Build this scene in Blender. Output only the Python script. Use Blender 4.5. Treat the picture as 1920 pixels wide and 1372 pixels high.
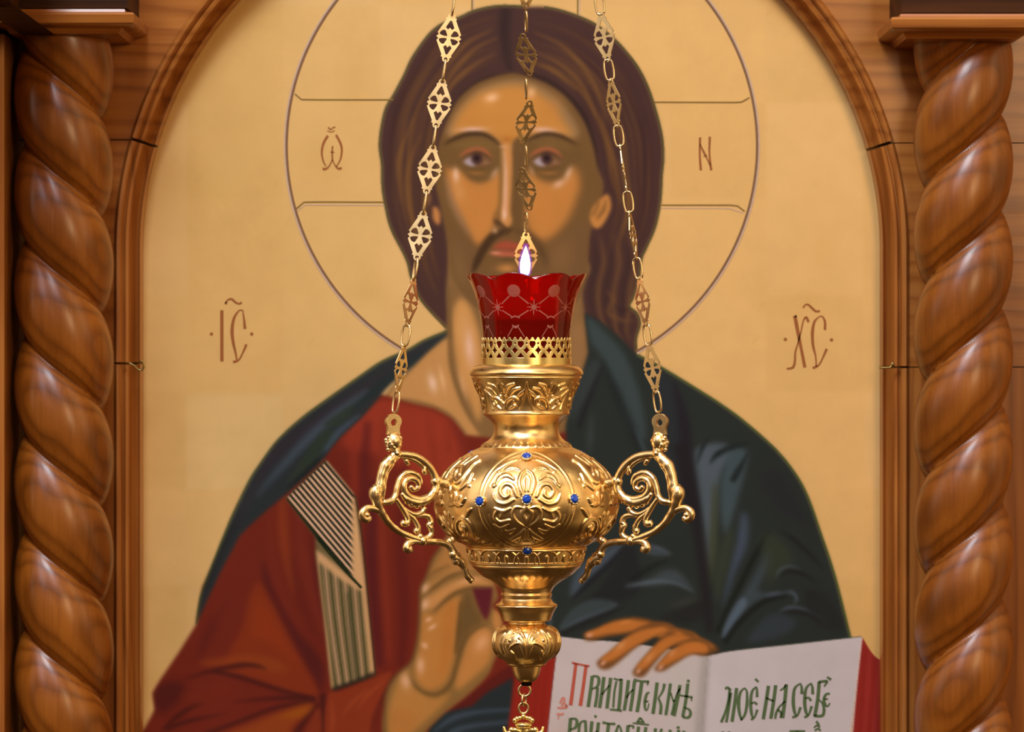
import bpy, bmesh, math, random
import numpy as np
from mathutils import Vector, Matrix
from mathutils.geometry import tessellate_polygon

scene = bpy.context.scene
for o in list(bpy.data.objects): bpy.data.objects.remove(o)

# ---------------------------------------------------------------- camera, world, lights, exposure
D, K, CZ = 4.0, 0.00015, 1.70          # camera 4 m from the icon; K = width of one pixel per metre of distance
PI = math.pi
cam = bpy.data.cameras.new('camera'); cam.sensor_width = 36; cam.lens = 36/(1920*K)
cam_o = bpy.data.objects.new('camera', cam); scene.collection.objects.link(cam_o)
cam_o.location = (0, -D, CZ); cam_o.rotation_euler = (PI/2, 0, 0)
cam.clip_end = 50
cam.dof.use_dof = True; cam.dof.focus_distance = 3.40; cam.dof.aperture_fstop = 15.0
scene.camera = cam_o
scene.view_settings.view_transform = 'Standard'; scene.view_settings.look = 'None'
scene.view_settings.exposure = -0.22; scene.view_settings.gamma = 1.0
scene.view_settings.use_curve_mapping = False

def P(px, py, y=0.0):
    """point at depth y (icon face = 0, towards the room negative) standing where the photo shows it"""
    d = D + y
    return Vector(((px-960)*K*d, y, CZ + (686-py)*K*d))

# the room behind the camera: a dim warm nave, tall windows, candle light, dark floor
world = bpy.data.worlds.new('nave'); scene.world = world; world.use_nodes = True
wn, wl = world.node_tree.nodes, world.node_tree.links
wn.clear()
def W(t, **kw):
    n = wn.new(t)
    for k, v in kw.items(): setattr(n, k, v)
    return n
geo = W('ShaderNodeTexCoord')
def wmath(op, a, b=None, c=None):
    n = W('ShaderNodeMath', operation=op)
    for i, v in enumerate((a, b, c)):
        if v is None: continue
        if isinstance(v, (int, float)): n.inputs[i].default_value = v
        else: wl.new(v, n.inputs[i])
    return n.outputs[0]
sep = W('ShaderNodeSeparateXYZ'); wl.new(geo.outputs['Generated'], sep.inputs[0])
ramp = W('ShaderNodeValToRGB'); wl.new(wmath('MULTIPLY_ADD', sep.outputs[2], .5, .5), ramp.inputs[0])
el = ramp.color_ramp.elements
el[0].position = 0.0; el[0].color = (.045, .022, .008, 1)
el[1].position = 1.0; el[1].color = (.24, .15, .08, 1)
for p, c in ((.40, (.095, .050, .019, 1)), (.50, (.21, .13, .062, 1)), (.70, (.25, .165, .09, 1))):
    e = el.new(p); e.color = c
acc = ramp.outputs[0]
def window_glow(az, ele, waz, wel, col, soft=.25):
    """a window or lamp of the nave seen from the icon: az from the camera direction (+ to the right), degrees"""
    global acc
    a, e = math.radians(az), math.radians(ele)
    d = Vector((math.sin(a)*math.cos(e), -math.cos(a)*math.cos(e), math.sin(e)))
    r = Vector((math.cos(a), math.sin(a), 0)); u = r.cross(-d) if False else d.cross(r)*-1
    def dot(v):
        n = W('ShaderNodeVectorMath', operation='DOT_PRODUCT'); wl.new(geo.outputs['Generated'], n.inputs[0]); n.inputs[1].default_value = v
        return n.outputs['Value']
    def edge(v, w):
        x = wmath('DIVIDE', wmath('ABSOLUTE', dot(v)), math.sin(math.radians(w)))
        n = W('ShaderNodeMapRange', interpolation_type='SMOOTHSTEP'); wl.new(x, n.inputs[0])
        n.inputs[1].default_value = 1+soft; n.inputs[2].default_value = 1-soft; n.inputs[3].default_value = 0; n.inputs[4].default_value = 1
        return n.outputs[0]
    m = wmath('MULTIPLY', wmath('MULTIPLY', edge(r, waz), edge(u, wel)), wmath('GREATER_THAN', dot(d), 0))
    mix = W('ShaderNodeVectorMath', operation='SCALE'); mix.inputs[0].default_value = col; wl.new(m, mix.inputs['Scale'])
    add = W('ShaderNodeVectorMath', operation='ADD'); wl.new(acc, add.inputs[0]); wl.new(mix.outputs[0], add.inputs[1])
    acc = add.outputs[0]
WINDOWS = [(-34, 34, 7, 14, (5.6, 5.4, 6.5)), (6, 40, 6, 12, (3.6, 3.5, 4.4)), (-75, 25, 12, 22, (1.7, 1.45, 1.2)), (62, 22, 10, 20, (2.0, 1.5, .85)),
           (95, 0, 16, 40, (.55, .36, .16)), (-105, 0, 18, 40, (.40, .28, .15)), (0, 78, 40, 12, (1.6, 1.35, 1.0)), (24, 8, 5, 6, (2.6, 1.8, .9)), (-16, 10, 4, 5, (2.2, 1.6, .9))]
for w_ in WINDOWS: window_glow(*w_)
bg = W('ShaderNodeBackground'); wl.new(acc, bg.inputs[0]); bg.inputs[1].default_value = 1.0
wo = W('ShaderNodeOutputWorld'); wl.new(bg.outputs[0], wo.inputs[0])

def area_light(name, loc, target, sx, sy, power, col):
    l = bpy.data.lights.new(name, 'AREA'); l.shape = 'RECTANGLE'; l.size = sx; l.size_y = sy; l.energy = power; l.color = col
    o = bpy.data.objects.new(name, l); scene.collection.objects.link(o)
    o.location = loc; o.rotation_euler = (Vector(target)-Vector(loc)).to_track_quat('-Z', 'Y').to_euler()
    return o
area_light('window_light', (-.78, -2.9, 4.9), (0, 0, 1.75), 1.3, 1.3, 158, (.82, .96, 1.08))
area_light('warm_fill_light', (1.35, -3.7, 2.5), (0, 0, 1.7), .9, .9, 37, (1.0, .68, .36))  # unseen warm fill added from the right for the columns and shaded gold

# ---------------------------------------------------------------- helpers
COL = scene.collection
class M:
    """collects vertices and faces for ONE mesh object"""
    def __init__(s): s.v = []; s.f = []; s.sm = []
    def add(s, verts, faces, smooth=True):
        n = len(s.v); s.v.extend([tuple(v) for v in verts]); s.f.extend([tuple(i+n for i in f) for f in faces]); s.sm.extend([smooth]*len(faces))
        return s
    def box(s, a, b, bevel=0):
        (x0, y0, z0), (x1, y1, z1) = a, b
        v = [(x, y, z) for z in (z0, z1) for y in (y0, y1) for x in (x0, x1)]
        return s.add(v, [(0, 2, 3, 1), (4, 5, 7, 6), (0, 1, 5, 4), (2, 6, 7, 3), (0, 4, 6, 2), (1, 3, 7, 5)], False)
    def tube(s, pts, rad, n=10, closed=False, caps=True, flat=1.0):
        pts = [Vector(p) for p in pts]; m = len(pts)
        rad = list(rad) if hasattr(rad, '__len__') else [rad]*m
        prev = None; base = len(s.v)
        for i, p in enumerate(pts):
            if closed: t = pts[(i+1) % m]-pts[i-1]
            else: t = pts[min(i+1, m-1)]-pts[max(i-1, 0)]
            t.normalize()
            if prev is None:
                ref = Vector((0, 1, 0)) if abs(t.y) < .9 else Vector((1, 0, 0))
                prev = (ref - t*ref.dot(t)).normalized()
            else: prev = (prev - t*prev.dot(t)).normalized()
            b = t.cross(prev)
            for k in range(n):
                a = 2*PI*k/n
                s.v.append(tuple(p + (prev*math.cos(a)*flat + b*math.sin(a))*rad[i]))
        rings = m if closed else m-1
        for i in range(rings):
            for k in range(n):
                a, b2 = base+i*n, base+((i+1) % m)*n
                s.f.append((a+k, a+(k+1) % n, b2+(k+1) % n, b2+k)); s.sm.append(True)
        if caps and not closed:
            for i, sg in ((0, 1), (m-1, -1)):
                c = len(s.v); d = (pts[0]-pts[1]) if i == 0 else (pts[-1]-pts[-2])
                s.v.append(tuple(pts[i] + d.normalized()*rad[i]*.6))
                for k in range(n):
                    q = (base+i*n+k, base+i*n+(k+1) % n, c)
                    s.f.append(q if sg < 0 else q[::-1]); s.sm.append(True)
        return s
    def ball(s, c, r, nu=14, nv=9, sc=(1, 1, 1)):
        v = [(c[0], c[1], c[2]+r*sc[2])]
        for j in range(1, nv):
            a = PI*j/nv
            for k in range(nu):
                b = 2*PI*k/nu
                v.append((c[0]+r*sc[0]*math.sin(a)*math.cos(b), c[1]+r*sc[1]*math.sin(a)*math.sin(b), c[2]+r*sc[2]*math.cos(a)))
        v.append((c[0], c[1], c[2]-r*sc[2])); f = []
        for k in range(nu): f.append((0, 1+k, 1+(k+1) % nu))
        for j in range(nv-2):
            for k in range(nu): f.append((1+j*nu+k, 1+(j+1)*nu+k, 1+(j+1)*nu+(k+1) % nu, 1+j*nu+(k+1) % nu))
        e = len(v)-1
        for k in range(nu): f.append((e, 1+(nv-2)*nu+(k+1) % nu, 1+(nv-2)*nu+k))
        return s.add(v, f)
    def prism(s, outer, holes, to3, th):
        """flat plate with holes: 2-D outline, to3(x, y, t) gives the 3-D point, t from -th/2 to th/2"""
        loops = [list(outer)]+[list(h) for h in holes]
        flat = [p for l in loops for p in l]
        tris = tessellate_polygon([[Vector((p[0], p[1], 0)) for p in l] for l in loops])
        n = len(flat); v = [to3(p[0], p[1], -th/2) for p in flat]+[to3(p[0], p[1], th/2) for p in flat]
        f = []
        for t in tris:
            a, b, c = [Vector((*flat[i], 0)) for i in t]
            if (b-a).cross(c-a).z < 0: t = t[::-1]
            f.append(tuple(t)[::-1]); f.append(tuple(i+n for i in t))
        k = 0
        for l in loops:
            m = len(l)
            for i in range(m):
                a, b = k+i, k+(i+1) % m
                f.append((a, b, b+n, a+n))
            k += m
        return s.add(v, f, False)
    def build(s, name, mat, parent=None, smooth=None, auto=None, fix=False):
        me = bpy.data.meshes.new(name); me.from_pydata(s.v, [], s.f); me.update()
        if fix:
            bm = bmesh.new(); bm.from_mesh(me); bmesh.ops.recalc_face_normals(bm, faces=bm.faces); bm.to_mesh(me); bm.free()
        me.polygons.foreach_set('use_smooth', s.sm if smooth is None else [smooth]*len(s.f))
        if auto: me.set_sharp_from_angle(angle=math.radians(auto))
        if mat: me.materials.append(mat)
        o = bpy.data.objects.new(name, me); COL.objects.link(o)
        if parent: o.parent = parent; o.matrix_parent_inverse = parent.matrix_world.inverted() if False else Matrix.Translation(-parent.location)
        return o

def thing(name, loc, label, cat, group=None):
    o = bpy.data.objects.new(name, None); COL.objects.link(o); o.empty_display_size = .02; o.location = loc
    return tag(o, label, cat, group)
def tag(o, label, cat, group=None):
    o['label'] = label; o['category'] = cat
    if group: o['group'] = group
    return o
def struct(o): o['kind'] = 'structure'; return o
# ---------------------------------------------------------------- materials
def s2l(c): return tuple((v/255/12.92 if v <= 10.3 else ((v/255+.055)/1.055)**2.4) for v in c)
def mat(name):
    m = bpy.data.materials.new(name); m.use_nodes = True
    nt = m.node_tree; b = nt.nodes['Principled BSDF']
    return m, nt, b
def nd(nt, t, ins=None, **kw):
    n = nt.nodes.new(t)
    for k, v in kw.items(): setattr(n, k, v)
    for k, v in (ins or {}).items():
        if hasattr(v, 'is_output') or isinstance(v, bpy.types.NodeSocket): nt.links.new(v, n.inputs[k])
        else: n.inputs[k].default_value = v
    return n
def wood(name, axis='z', centre=(0, .25, 0), ring=.012, seed=0, dark=(112, 58, 20), mid=(164, 98, 44), light=(194, 128, 66), rough=.3, stretch=10., warp=.05, streak=.5):
    """solid varnished pine: growth rings around a wandering pith that runs along `axis`, soft fibres and a few dark streaks"""
    m, nt, b = mat(name)
    tc = nd(nt, 'ShaderNodeTexCoord')
    rot = nd(nt, 'ShaderNodeMapping', {'Vector': tc.outputs['Object'], 'Location': (-centre[0], -centre[1], -centre[2])})
    if axis == 'x':
        r0 = nd(nt, 'ShaderNodeVectorRotate', {'Vector': rot.outputs[0], 'Axis': (0, 1, 0), 'Angle': PI/2}); rot = r0
    st = nd(nt, 'ShaderNodeMapping', {'Vector': rot.outputs[0], 'Location': (seed*3.7, seed*1.9, seed*5.3), 'Scale': (1, 1, 1/stretch)})
    big = nd(nt, 'ShaderNodeTexNoise', {'Vector': st.outputs[0], 'Scale': 14., 'Detail': 2., 'Roughness': .45})
    sub = nd(nt, 'ShaderNodeVectorMath', {0: big.outputs['Color'], 1: (.5, .5, .5)}, operation='SUBTRACT')
    scl = nd(nt, 'ShaderNodeVectorMath', {0: sub.outputs[0], 'Scale': warp}, operation='SCALE')
    flat = nd(nt, 'ShaderNodeVectorMath', {0: rot.outputs[0], 1: (1, 1, 0)}, operation='MULTIPLY')
    add = nd(nt, 'ShaderNodeVectorMath', {0: flat.outputs[0], 1: scl.outputs[0]}, operation='ADD')
    flat2 = nd(nt, 'ShaderNodeVectorMath', {0: add.outputs[0], 1: (1, 1, 0)}, operation='MULTIPLY')
    ln = nd(nt, 'ShaderNodeVectorMath', {0: flat2.outputs[0]}, operation='LENGTH')
    fr = nd(nt, 'ShaderNodeMath', {0: nd(nt, 'ShaderNodeMath', {0: ln.outputs['Value'], 1: 1/ring}, operation='MULTIPLY').outputs[0]}, operation='FRACT')
    rr = nd(nt, 'ShaderNodeValToRGB', {0: fr.outputs[0]}); e = rr.color_ramp.elements           # early wood pale, slow darkening, quick return
    e[0].position = 0; e[0].color = (.5, .5, .5, 1); e[1].position = 1; e[1].color = (.5, .5, .5, 1)
    for p, v in ((.22, .12), (.55, .22), (.86, .80), (.94, .85)): q = e.new(p); q.color = (v, v, v, 1)
    fib = nd(nt, 'ShaderNodeTexNoise', {'Vector': nd(nt, 'ShaderNodeMapping', {'Vector': rot.outputs[0], 'Scale': (260, 260, 6)}).outputs[0], 'Scale': 1., 'Detail': 3.})
    blot = nd(nt, 'ShaderNodeTexNoise', {'Vector': nd(nt, 'ShaderNodeMapping', {'Vector': st.outputs[0], 'Scale': (1, 1, 3)}).outputs[0], 'Scale': 22., 'Detail': 2.})
    mx = nd(nt, 'ShaderNodeMath', {0: rr.outputs[0], 1: streak, 2: nd(nt, 'ShaderNodeMath', {0: fib.outputs[0], 1: .30, 2: nd(nt, 'ShaderNodeMath', {0: blot.outputs[0], 1: .55}, operation='MULTIPLY').outputs[0]}, operation='MULTIPLY_ADD').outputs[0]}, operation='MULTIPLY_ADD')
    r = nd(nt, 'ShaderNodeValToRGB', {0: mx.outputs[0]})
    e = r.color_ramp.elements
    e[0].position = .34; e[0].color = (*s2l(light), 1); e[1].position = .98; e[1].color = (*s2l(dark), 1)
    n = e.new(.60); n.color = (*s2l(mid), 1)
    nt.links.new(r.outputs[0], b.inputs['Base Color'])
    b.inputs['Roughness'].default_value = rough; b.inputs['Coat Weight'].default_value = .12; b.inputs['Coat Roughness'].default_value = .18
    b.inputs['Specular IOR Level'].default_value = .4
    bp = nd(nt, 'ShaderNodeBump', {'Height': mx.outputs[0], 'Strength': .10, 'Distance': .002}); nt.links.new(bp.outputs[0], b.inputs['Normal'])
    return m
BROWN = dict(dark=(110, 56, 16), mid=(156, 90, 35), light=(176, 110, 47), warp=.09, streak=.36)
WOOD_V = wood('stained_wood_upright', 'z', (0, .10, 0), .017, 1, **BROWN)
WOOD_H = wood('stained_wood_level', 'x', (0, .07, 1.55), .021, 2, **BROWN)
WOOD_DARK = wood('dark_wood_with_shade', 'x', (0, .1, 1.3), .02, 4, dark=(40, 19, 6), mid=(60, 30, 9), light=(76, 40, 14), rough=.55)  # capital block: shade of the moulding above is put into this dark brown
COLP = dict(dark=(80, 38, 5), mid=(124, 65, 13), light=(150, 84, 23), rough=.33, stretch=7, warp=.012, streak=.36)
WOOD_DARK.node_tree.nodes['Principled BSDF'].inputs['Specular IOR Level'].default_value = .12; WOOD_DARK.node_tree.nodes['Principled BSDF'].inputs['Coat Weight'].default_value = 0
WOOD_COL_L = wood('left_column_wood', 'z', ((120-960)*K*(D-.106)-.005, -.100, 0), .0052, 3, **COLP)
WOOD_COL_R = wood('right_column_wood', 'z', ((1806-960)*K*(D-.106)+.004, -.100, 0), .0052, 6, **COLP)

def gold(name, base, rough, bump=0., scale=900., tint=None):
    m, nt, b = mat(name)
    b.inputs['Metallic'].default_value = 1
    tc = nd(nt, 'ShaderNodeTexCoord')
    n = nd(nt, 'ShaderNodeTexNoise', {'Vector': tc.outputs['Object'], 'Scale': 60., 'Detail': 3.})
    mx = nd(nt, 'ShaderNodeMix', {0: n.outputs[0], 6: (*s2l(base), 1), 7: (*s2l(tuple(min(255, c*1.12) for c in base)), 1)}, data_type='RGBA')
    nt.links.new(mx.outputs[2], b.inputs['Base Color'])
    rr = nd(nt, 'ShaderNodeMapRange', {0: n.outputs[0], 1: .3, 2: .7, 3: rough*.8, 4: rough*1.25}); nt.links.new(rr.outputs[0], b.inputs['Roughness'])
    if bump:
        n2 = nd(nt, 'ShaderNodeTexNoise', {'Vector': tc.outputs['Object'], 'Scale': scale, 'Detail': 2.})
        bp = nd(nt, 'ShaderNodeBump', {'Height': n2.outputs[0], 'Strength': bump, 'Distance': .0008}); nt.links.new(bp.outputs[0], b.inputs['Normal'])
    return m
GOLD = gold('gilded_brass', (230, 194, 134), .29, .05, 500)
GOLD_CAST = gold('cast_gilded_brass', (236, 202, 150), .27, .05, 420)
GOLD_PLATE = gold('stamped_pale_brass', (220, 194, 144), .40)
GOLD_WIRE = gold('brass_wire', (208, 182, 136), .28)
GOLD_BAND = gold('bright_pierced_brass', (236, 206, 138), .28)

def paint_mat(name, rough, spec, metal=0):
    m, nt, b = mat(name)
    a = nd(nt, 'ShaderNodeAttribute', attribute_name='paint')
    tc = nd(nt, 'ShaderNodeTexCoord')
    n = nd(nt, 'ShaderNodeTexNoise', {'Vector': tc.outputs['Object'], 'Scale': 26., 'Detail': 5., 'Roughness': .6})
    hv = nd(nt, 'ShaderNodeHueSaturation', {'Color': a.outputs['Color'], 'Value': nd(nt, 'ShaderNodeMapRange', {0: n.outputs[0], 1: .3, 2: .7, 3: .96, 4: 1.04}).outputs[0]})
    nt.links.new(hv.outputs[0], b.inputs['Base Color'])
    b.inputs['Roughness'].default_value = rough; b.inputs['Specular IOR Level'].default_value = spec; b.inputs['Metallic'].default_value = metal
    return m
GROUND = paint_mat('gold_leaf_ground', .48, .25, .2)
PAINT = paint_mat('egg_tempera', .6, .06)
def plain(name, rgb, rough=.5, spec=.3):
    m, nt, b = mat(name)
    tc = nd(nt, 'ShaderNodeTexCoord')
    n = nd(nt, 'ShaderNodeTexNoise', {'Vector': tc.outputs['Object'], 'Scale': 140., 'Detail': 3.})
    c = s2l(rgb)
    mx = nd(nt, 'ShaderNodeMix', {0: n.outputs[0], 6: (*[v*.85 for v in c], 1), 7: (*[min(1, v*1.15) for v in c], 1)}, data_type='RGBA')
    nt.links.new(mx.outputs[2], b.inputs['Base Color'])
    b.inputs['Roughness'].default_value = rough; b.inputs['Specular IOR Level'].default_value = spec
    return m
INK = plain('sepia_ink', (150, 84, 36)); INK_RED = plain('red_ink', (176, 78, 58)); INK_GREEN = plain('green_ink', (78, 98, 60)); LINE = plain('umber_line', (126, 88, 58)); OLIVE = plain('olive_line', (134, 102, 44)); LILAC = plain('lilac_line', (196, 164, 140)); DARK = plain('wick_black_and_hole_shade', (18, 12, 8), .9, .05)
INK_PALE = plain('worn_red_ink', (196, 120, 104))
BRASS_HOOK = gold('tarnished_wire', (150, 130, 80), .3)

def red_glass():
    m, nt, b = mat('ruby_glass')
    out = nt.nodes['Material Output']
    tr = nd(nt, 'ShaderNodeBsdfTransparent', {'Color': (.60, .022, .010, 1)})
    tl = nd(nt, 'ShaderNodeBsdfTranslucent', {'Color': (.95, .016, .006, 1)})
    df = nd(nt, 'ShaderNodeBsdfDiffuse', {'Color': (.55, .010, .004, 1)})
    gl = nd(nt, 'ShaderNodeBsdfGlossy', {'Color': (1, .9, .85, 1), 'Roughness': .07})
    fr = nd(nt, 'ShaderNodeFresnel', {'IOR': 1.45})
    a = nd(nt, 'ShaderNodeMixShader', {0: .5, 1: tl.outputs[0], 2: df.outputs[0]})
    c = nd(nt, 'ShaderNodeMixShader', {0: .27, 1: tr.outputs[0], 2: a.outputs[0]})
    d = nd(nt, 'ShaderNodeMixShader', {0: fr.outputs[0], 1: c.outputs[0], 2: gl.outputs[0]})
    nt.links.new(d.outputs[0], out.inputs[0])
    return m
GLASS = red_glass()
def oil_mat():
    m, nt, b = mat('lamp_oil'); out = nt.nodes['Material Output']
    tr = nd(nt, 'ShaderNodeBsdfTransparent', {'Color': (.80, .55, .25, 1)}); gl = nd(nt, 'ShaderNodeBsdfGlossy', {'Color': (1, .8, .5, 1), 'Roughness': .03}); fr = nd(nt, 'ShaderNodeFresnel', {'IOR': 1.3})
    d = nd(nt, 'ShaderNodeMixShader', {0: fr.outputs[0], 1: tr.outputs[0], 2: gl.outputs[0]}); nt.links.new(d.outputs[0], out.inputs[0])
    return m
OIL = oil_mat()
FROST = plain('frosted_cut_glass', (176, 96, 84), .5, .3)
def frost():
    m, nt, b = mat('frosted_cut'); out = nt.nodes['Material Output']
    d = nd(nt, 'ShaderNodeMixShader', {0: .62, 1: nd(nt, 'ShaderNodeBsdfTransparent').outputs[0], 2: b.outputs[0]}); nt.links.new(d.outputs[0], out.inputs[0])
    n = nd(nt, 'ShaderNodeTexNoise', {'Vector': nd(nt, 'ShaderNodeTexCoord').outputs['Object'], 'Scale': 300.}); b.inputs['Roughness'].default_value = .55
    nt.links.new(nd(nt, 'ShaderNodeMix', {0: n.outputs[0], 6: (*s2l((176, 98, 84)), 1), 7: (*s2l((206, 130, 112)), 1)}, data_type='RGBA').outputs[2], b.inputs['Base Color']); return m
FROST = frost()
m_, nt_, b_f = mat('sapphire_glass'); b_f.inputs['Base Color'].default_value = (.008, .03, .28, 1); b_f.inputs['Roughness'].default_value = .06; b_f.inputs['Specular IOR Level'].default_value = .35
lw_ = nd(nt_, 'ShaderNodeTexVoronoi', {'Vector': nd(nt_, 'ShaderNodeTexCoord').outputs['Object'], 'Scale': 500.}); nt_.links.new(nd(nt_, 'ShaderNodeMix', {0: lw_.outputs[0], 6: (.004, .02, .22, 1), 7: (.02, .10, .55, 1)}, data_type='RGBA').outputs[2], b_f.inputs['Base Color'])
SAPPHIRE = m_
def emit(name, col, k):
    m, nt, b = mat(name); out = nt.nodes['Material Output']
    e = nd(nt, 'ShaderNodeEmission', {'Color': (*col, 1), 'Strength': k}); nt.links.new(e.outputs[0], out.inputs[0]); return m
def flame_mat():
    m, nt, b = mat('candle_flame'); out = nt.nodes['Material Output']
    tc = nd(nt, 'ShaderNodeTexCoord'); sp = nd(nt, 'ShaderNodeSeparateXYZ', {0: tc.outputs['Generated']})
    r = nd(nt, 'ShaderNodeValToRGB', {0: sp.outputs[2]}); e = r.color_ramp.elements
    e[0].position = 0; e[0].color = (.10, .16, .9, 1); e[1].position = .30; e[1].color = (1, .93, .86, 1)
    x = e.new(.14); x.color = (.42, .42, .95, 1)
    em = nd(nt, 'ShaderNodeEmission', {'Color': r.outputs[0], 'Strength': 7.}); nt.links.new(em.outputs[0], out.inputs[0]); return m
FLAME = flame_mat()
def lens_fringe_mat():
    m, nt, b = mat('lens_fringe'); out = nt.nodes['Material Output']
    em = nd(nt, 'ShaderNodeEmission', {'Color': (.42, .10, .80, 1), 'Strength': .9}); tr = nd(nt, 'ShaderNodeBsdfTransparent')
    mx = nd(nt, 'ShaderNodeMixShader', {0: .30, 1: tr.outputs[0], 2: em.outputs[0]}); nt.links.new(mx.outputs[0], out.inputs[0]); return m
LENS_FRINGE = lens_fringe_mat()  # violet lens fringe of the flame, added as a faintly glowing shell
# ---------------------------------------------------------------- painter: the artwork of the icon, worked out as colours on a fine grid
PX0, PY0, PX1, PY1, PS = 200, -280, 1720, 1440, 2
PW, PH = (PX1 - PX0) // PS + 1, (PY1 - PY0) // PS + 1
canvas = np.zeros((PH, PW, 3))
region = np.zeros((PH, PW), np.int8)
clips = {}

def cr(pts, n=8, closed=False):
    p = np.asarray(pts, float)
    if closed: q = np.vstack([p[-1:], p, p[:2]])
    else: q = np.vstack([2*p[0]-p[1], p, 2*p[-1]-p[-2]])
    t = np.linspace(0, 1, n, endpoint=False)[:, None]
    out = []
    for i in range(len(q) - 3):
        a, b, c, d = q[i:i+4]
        out.append(.5*((2*b) + (c-a)*t + (2*a-5*b+4*c-d)*t*t + (3*b-a-3*c+d)*t**3))
    if not closed: out.append(p[-1:])
    return np.vstack(out)

def poly_mask(poly, pad):
    P = (np.asarray(poly, float) - (PX0, PY0)) / PS
    x0 = max(0, int(P[:, 0].min()) - pad - 1); x1 = min(PW, int(P[:, 0].max()) + pad + 3)
    y0 = max(0, int(P[:, 1].min()) - pad - 1); y1 = min(PH, int(P[:, 1].max()) + pad + 3)
    if x1 <= x0 or y1 <= y0: return None
    K = 3
    w, h = (x1-x0)*K, (y1-y0)*K
    acc = np.zeros((h, w+1), np.int32)
    Q = (P - (x0-.5, y0-.5)) * K
    for (ax, ay), (bx, by) in zip(Q, np.roll(Q, -1, 0)):
        if ay == by: continue
        if ay > by: ax, ay, bx, by = bx, by, ax, ay
        r0, r1 = max(0, math.ceil(ay-.5)), min(h-1, math.ceil(by-.5)-1)
        if r1 < r0: continue
        r = np.arange(r0, r1+1)
        xs = ax + (r+.5-ay)*(bx-ax)/(by-ay)
        c = np.clip(np.ceil(xs-.5), 0, w).astype(int)
        np.add.at(acc, (r, c), 1)
    m = (np.cumsum(acc, 1)[:, :w] & 1).reshape(y1-y0, K, x1-x0, K).mean((1, 3))
    return m, x0, y0, x1, y1

def box1(m, r, ax):
    r = max(1, int(round(r)))
    pad = [(0, 0), (0, 0)]; pad[ax] = (r+1, r)
    c = np.cumsum(np.pad(m, pad, mode='edge'), ax)
    n = 2*r+1
    return (c[n:] - c[:-n])/n if ax == 0 else (c[:, n:] - c[:, :-n])/n

def blur(m, f):
    r = f/PS/2.5
    if r < .45: return m
    for _ in range(3): m = box1(box1(m, r, 0), r, 1)
    return m

def lay(m, x0, y0, x1, y1, col, op, clip):
    a = m*op
    if clip is not None: a = a*clips[clip][y0:y1, x0:x1]
    w = canvas[y0:y1, x0:x1]
    w += (np.array(col, float) - w)*a[..., None]

def fill(pts, col, f=2, op=1., clip=None, sm=True, reg=None, save=None):
    poly = cr(pts, 8, True) if sm else np.asarray(pts, float)
    r = poly_mask(poly, int(f/PS*1.8)+2)
    if r is None: return
    m, x0, y0, x1, y1 = r
    s = blur(m, f)
    lay(s, x0, y0, x1, y1, col, op, clip)
    if reg is not None:
        mm = m if clip is None else m*clips[clip][y0:y1, x0:x1]
        region[y0:y1, x0:x1][mm > .5] = reg
    if save:
        c = clips.setdefault(save, np.zeros((PH, PW)))
        c[y0:y1, x0:x1] = np.maximum(c[y0:y1, x0:x1], s)

def outline(pts, w, n=8):
    p = cr(pts, n)
    t = np.gradient(p, axis=0); t /= np.linalg.norm(t, axis=1)[:, None] + 1e-9
    nrm = np.stack([-t[:, 1], t[:, 0]], 1)
    ws = np.interp(np.linspace(0, 1, len(p)), np.linspace(0, 1, len(w)), w) if hasattr(w, '__len__') else np.full(len(p), w)
    return p, nrm*ws[:, None]/2

def stroke(pts, col, w=4, f=2, op=1., clip=None):
    p, o = outline(pts, w)
    fill(np.vstack([p+o, (p-o)[::-1]]), col, f, op, clip, sm=False)

def blob(x, y, rx, ry, col, op=1., rot=0, clip=None):
    R = max(rx, ry)*1.8
    x0, x1 = max(0, int((x-R-PX0)/PS)), min(PW, int((x+R-PX0)/PS)+2)
    y0, y1 = max(0, int((y-R-PY0)/PS)), min(PH, int((y+R-PY0)/PS)+2)
    if x1 <= x0 or y1 <= y0: return
    gx = (np.arange(x0, x1)*PS+PX0-x)[None, :]; gy = (np.arange(y0, y1)*PS+PY0-y)[:, None]
    a = math.radians(rot); u = gx*math.cos(a)+gy*math.sin(a); v = -gx*math.sin(a)+gy*math.cos(a)
    lay(np.exp(-2.2*((u/rx)**2+(v/ry)**2)), x0, y0, x1, y1, col, op, clip)

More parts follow.
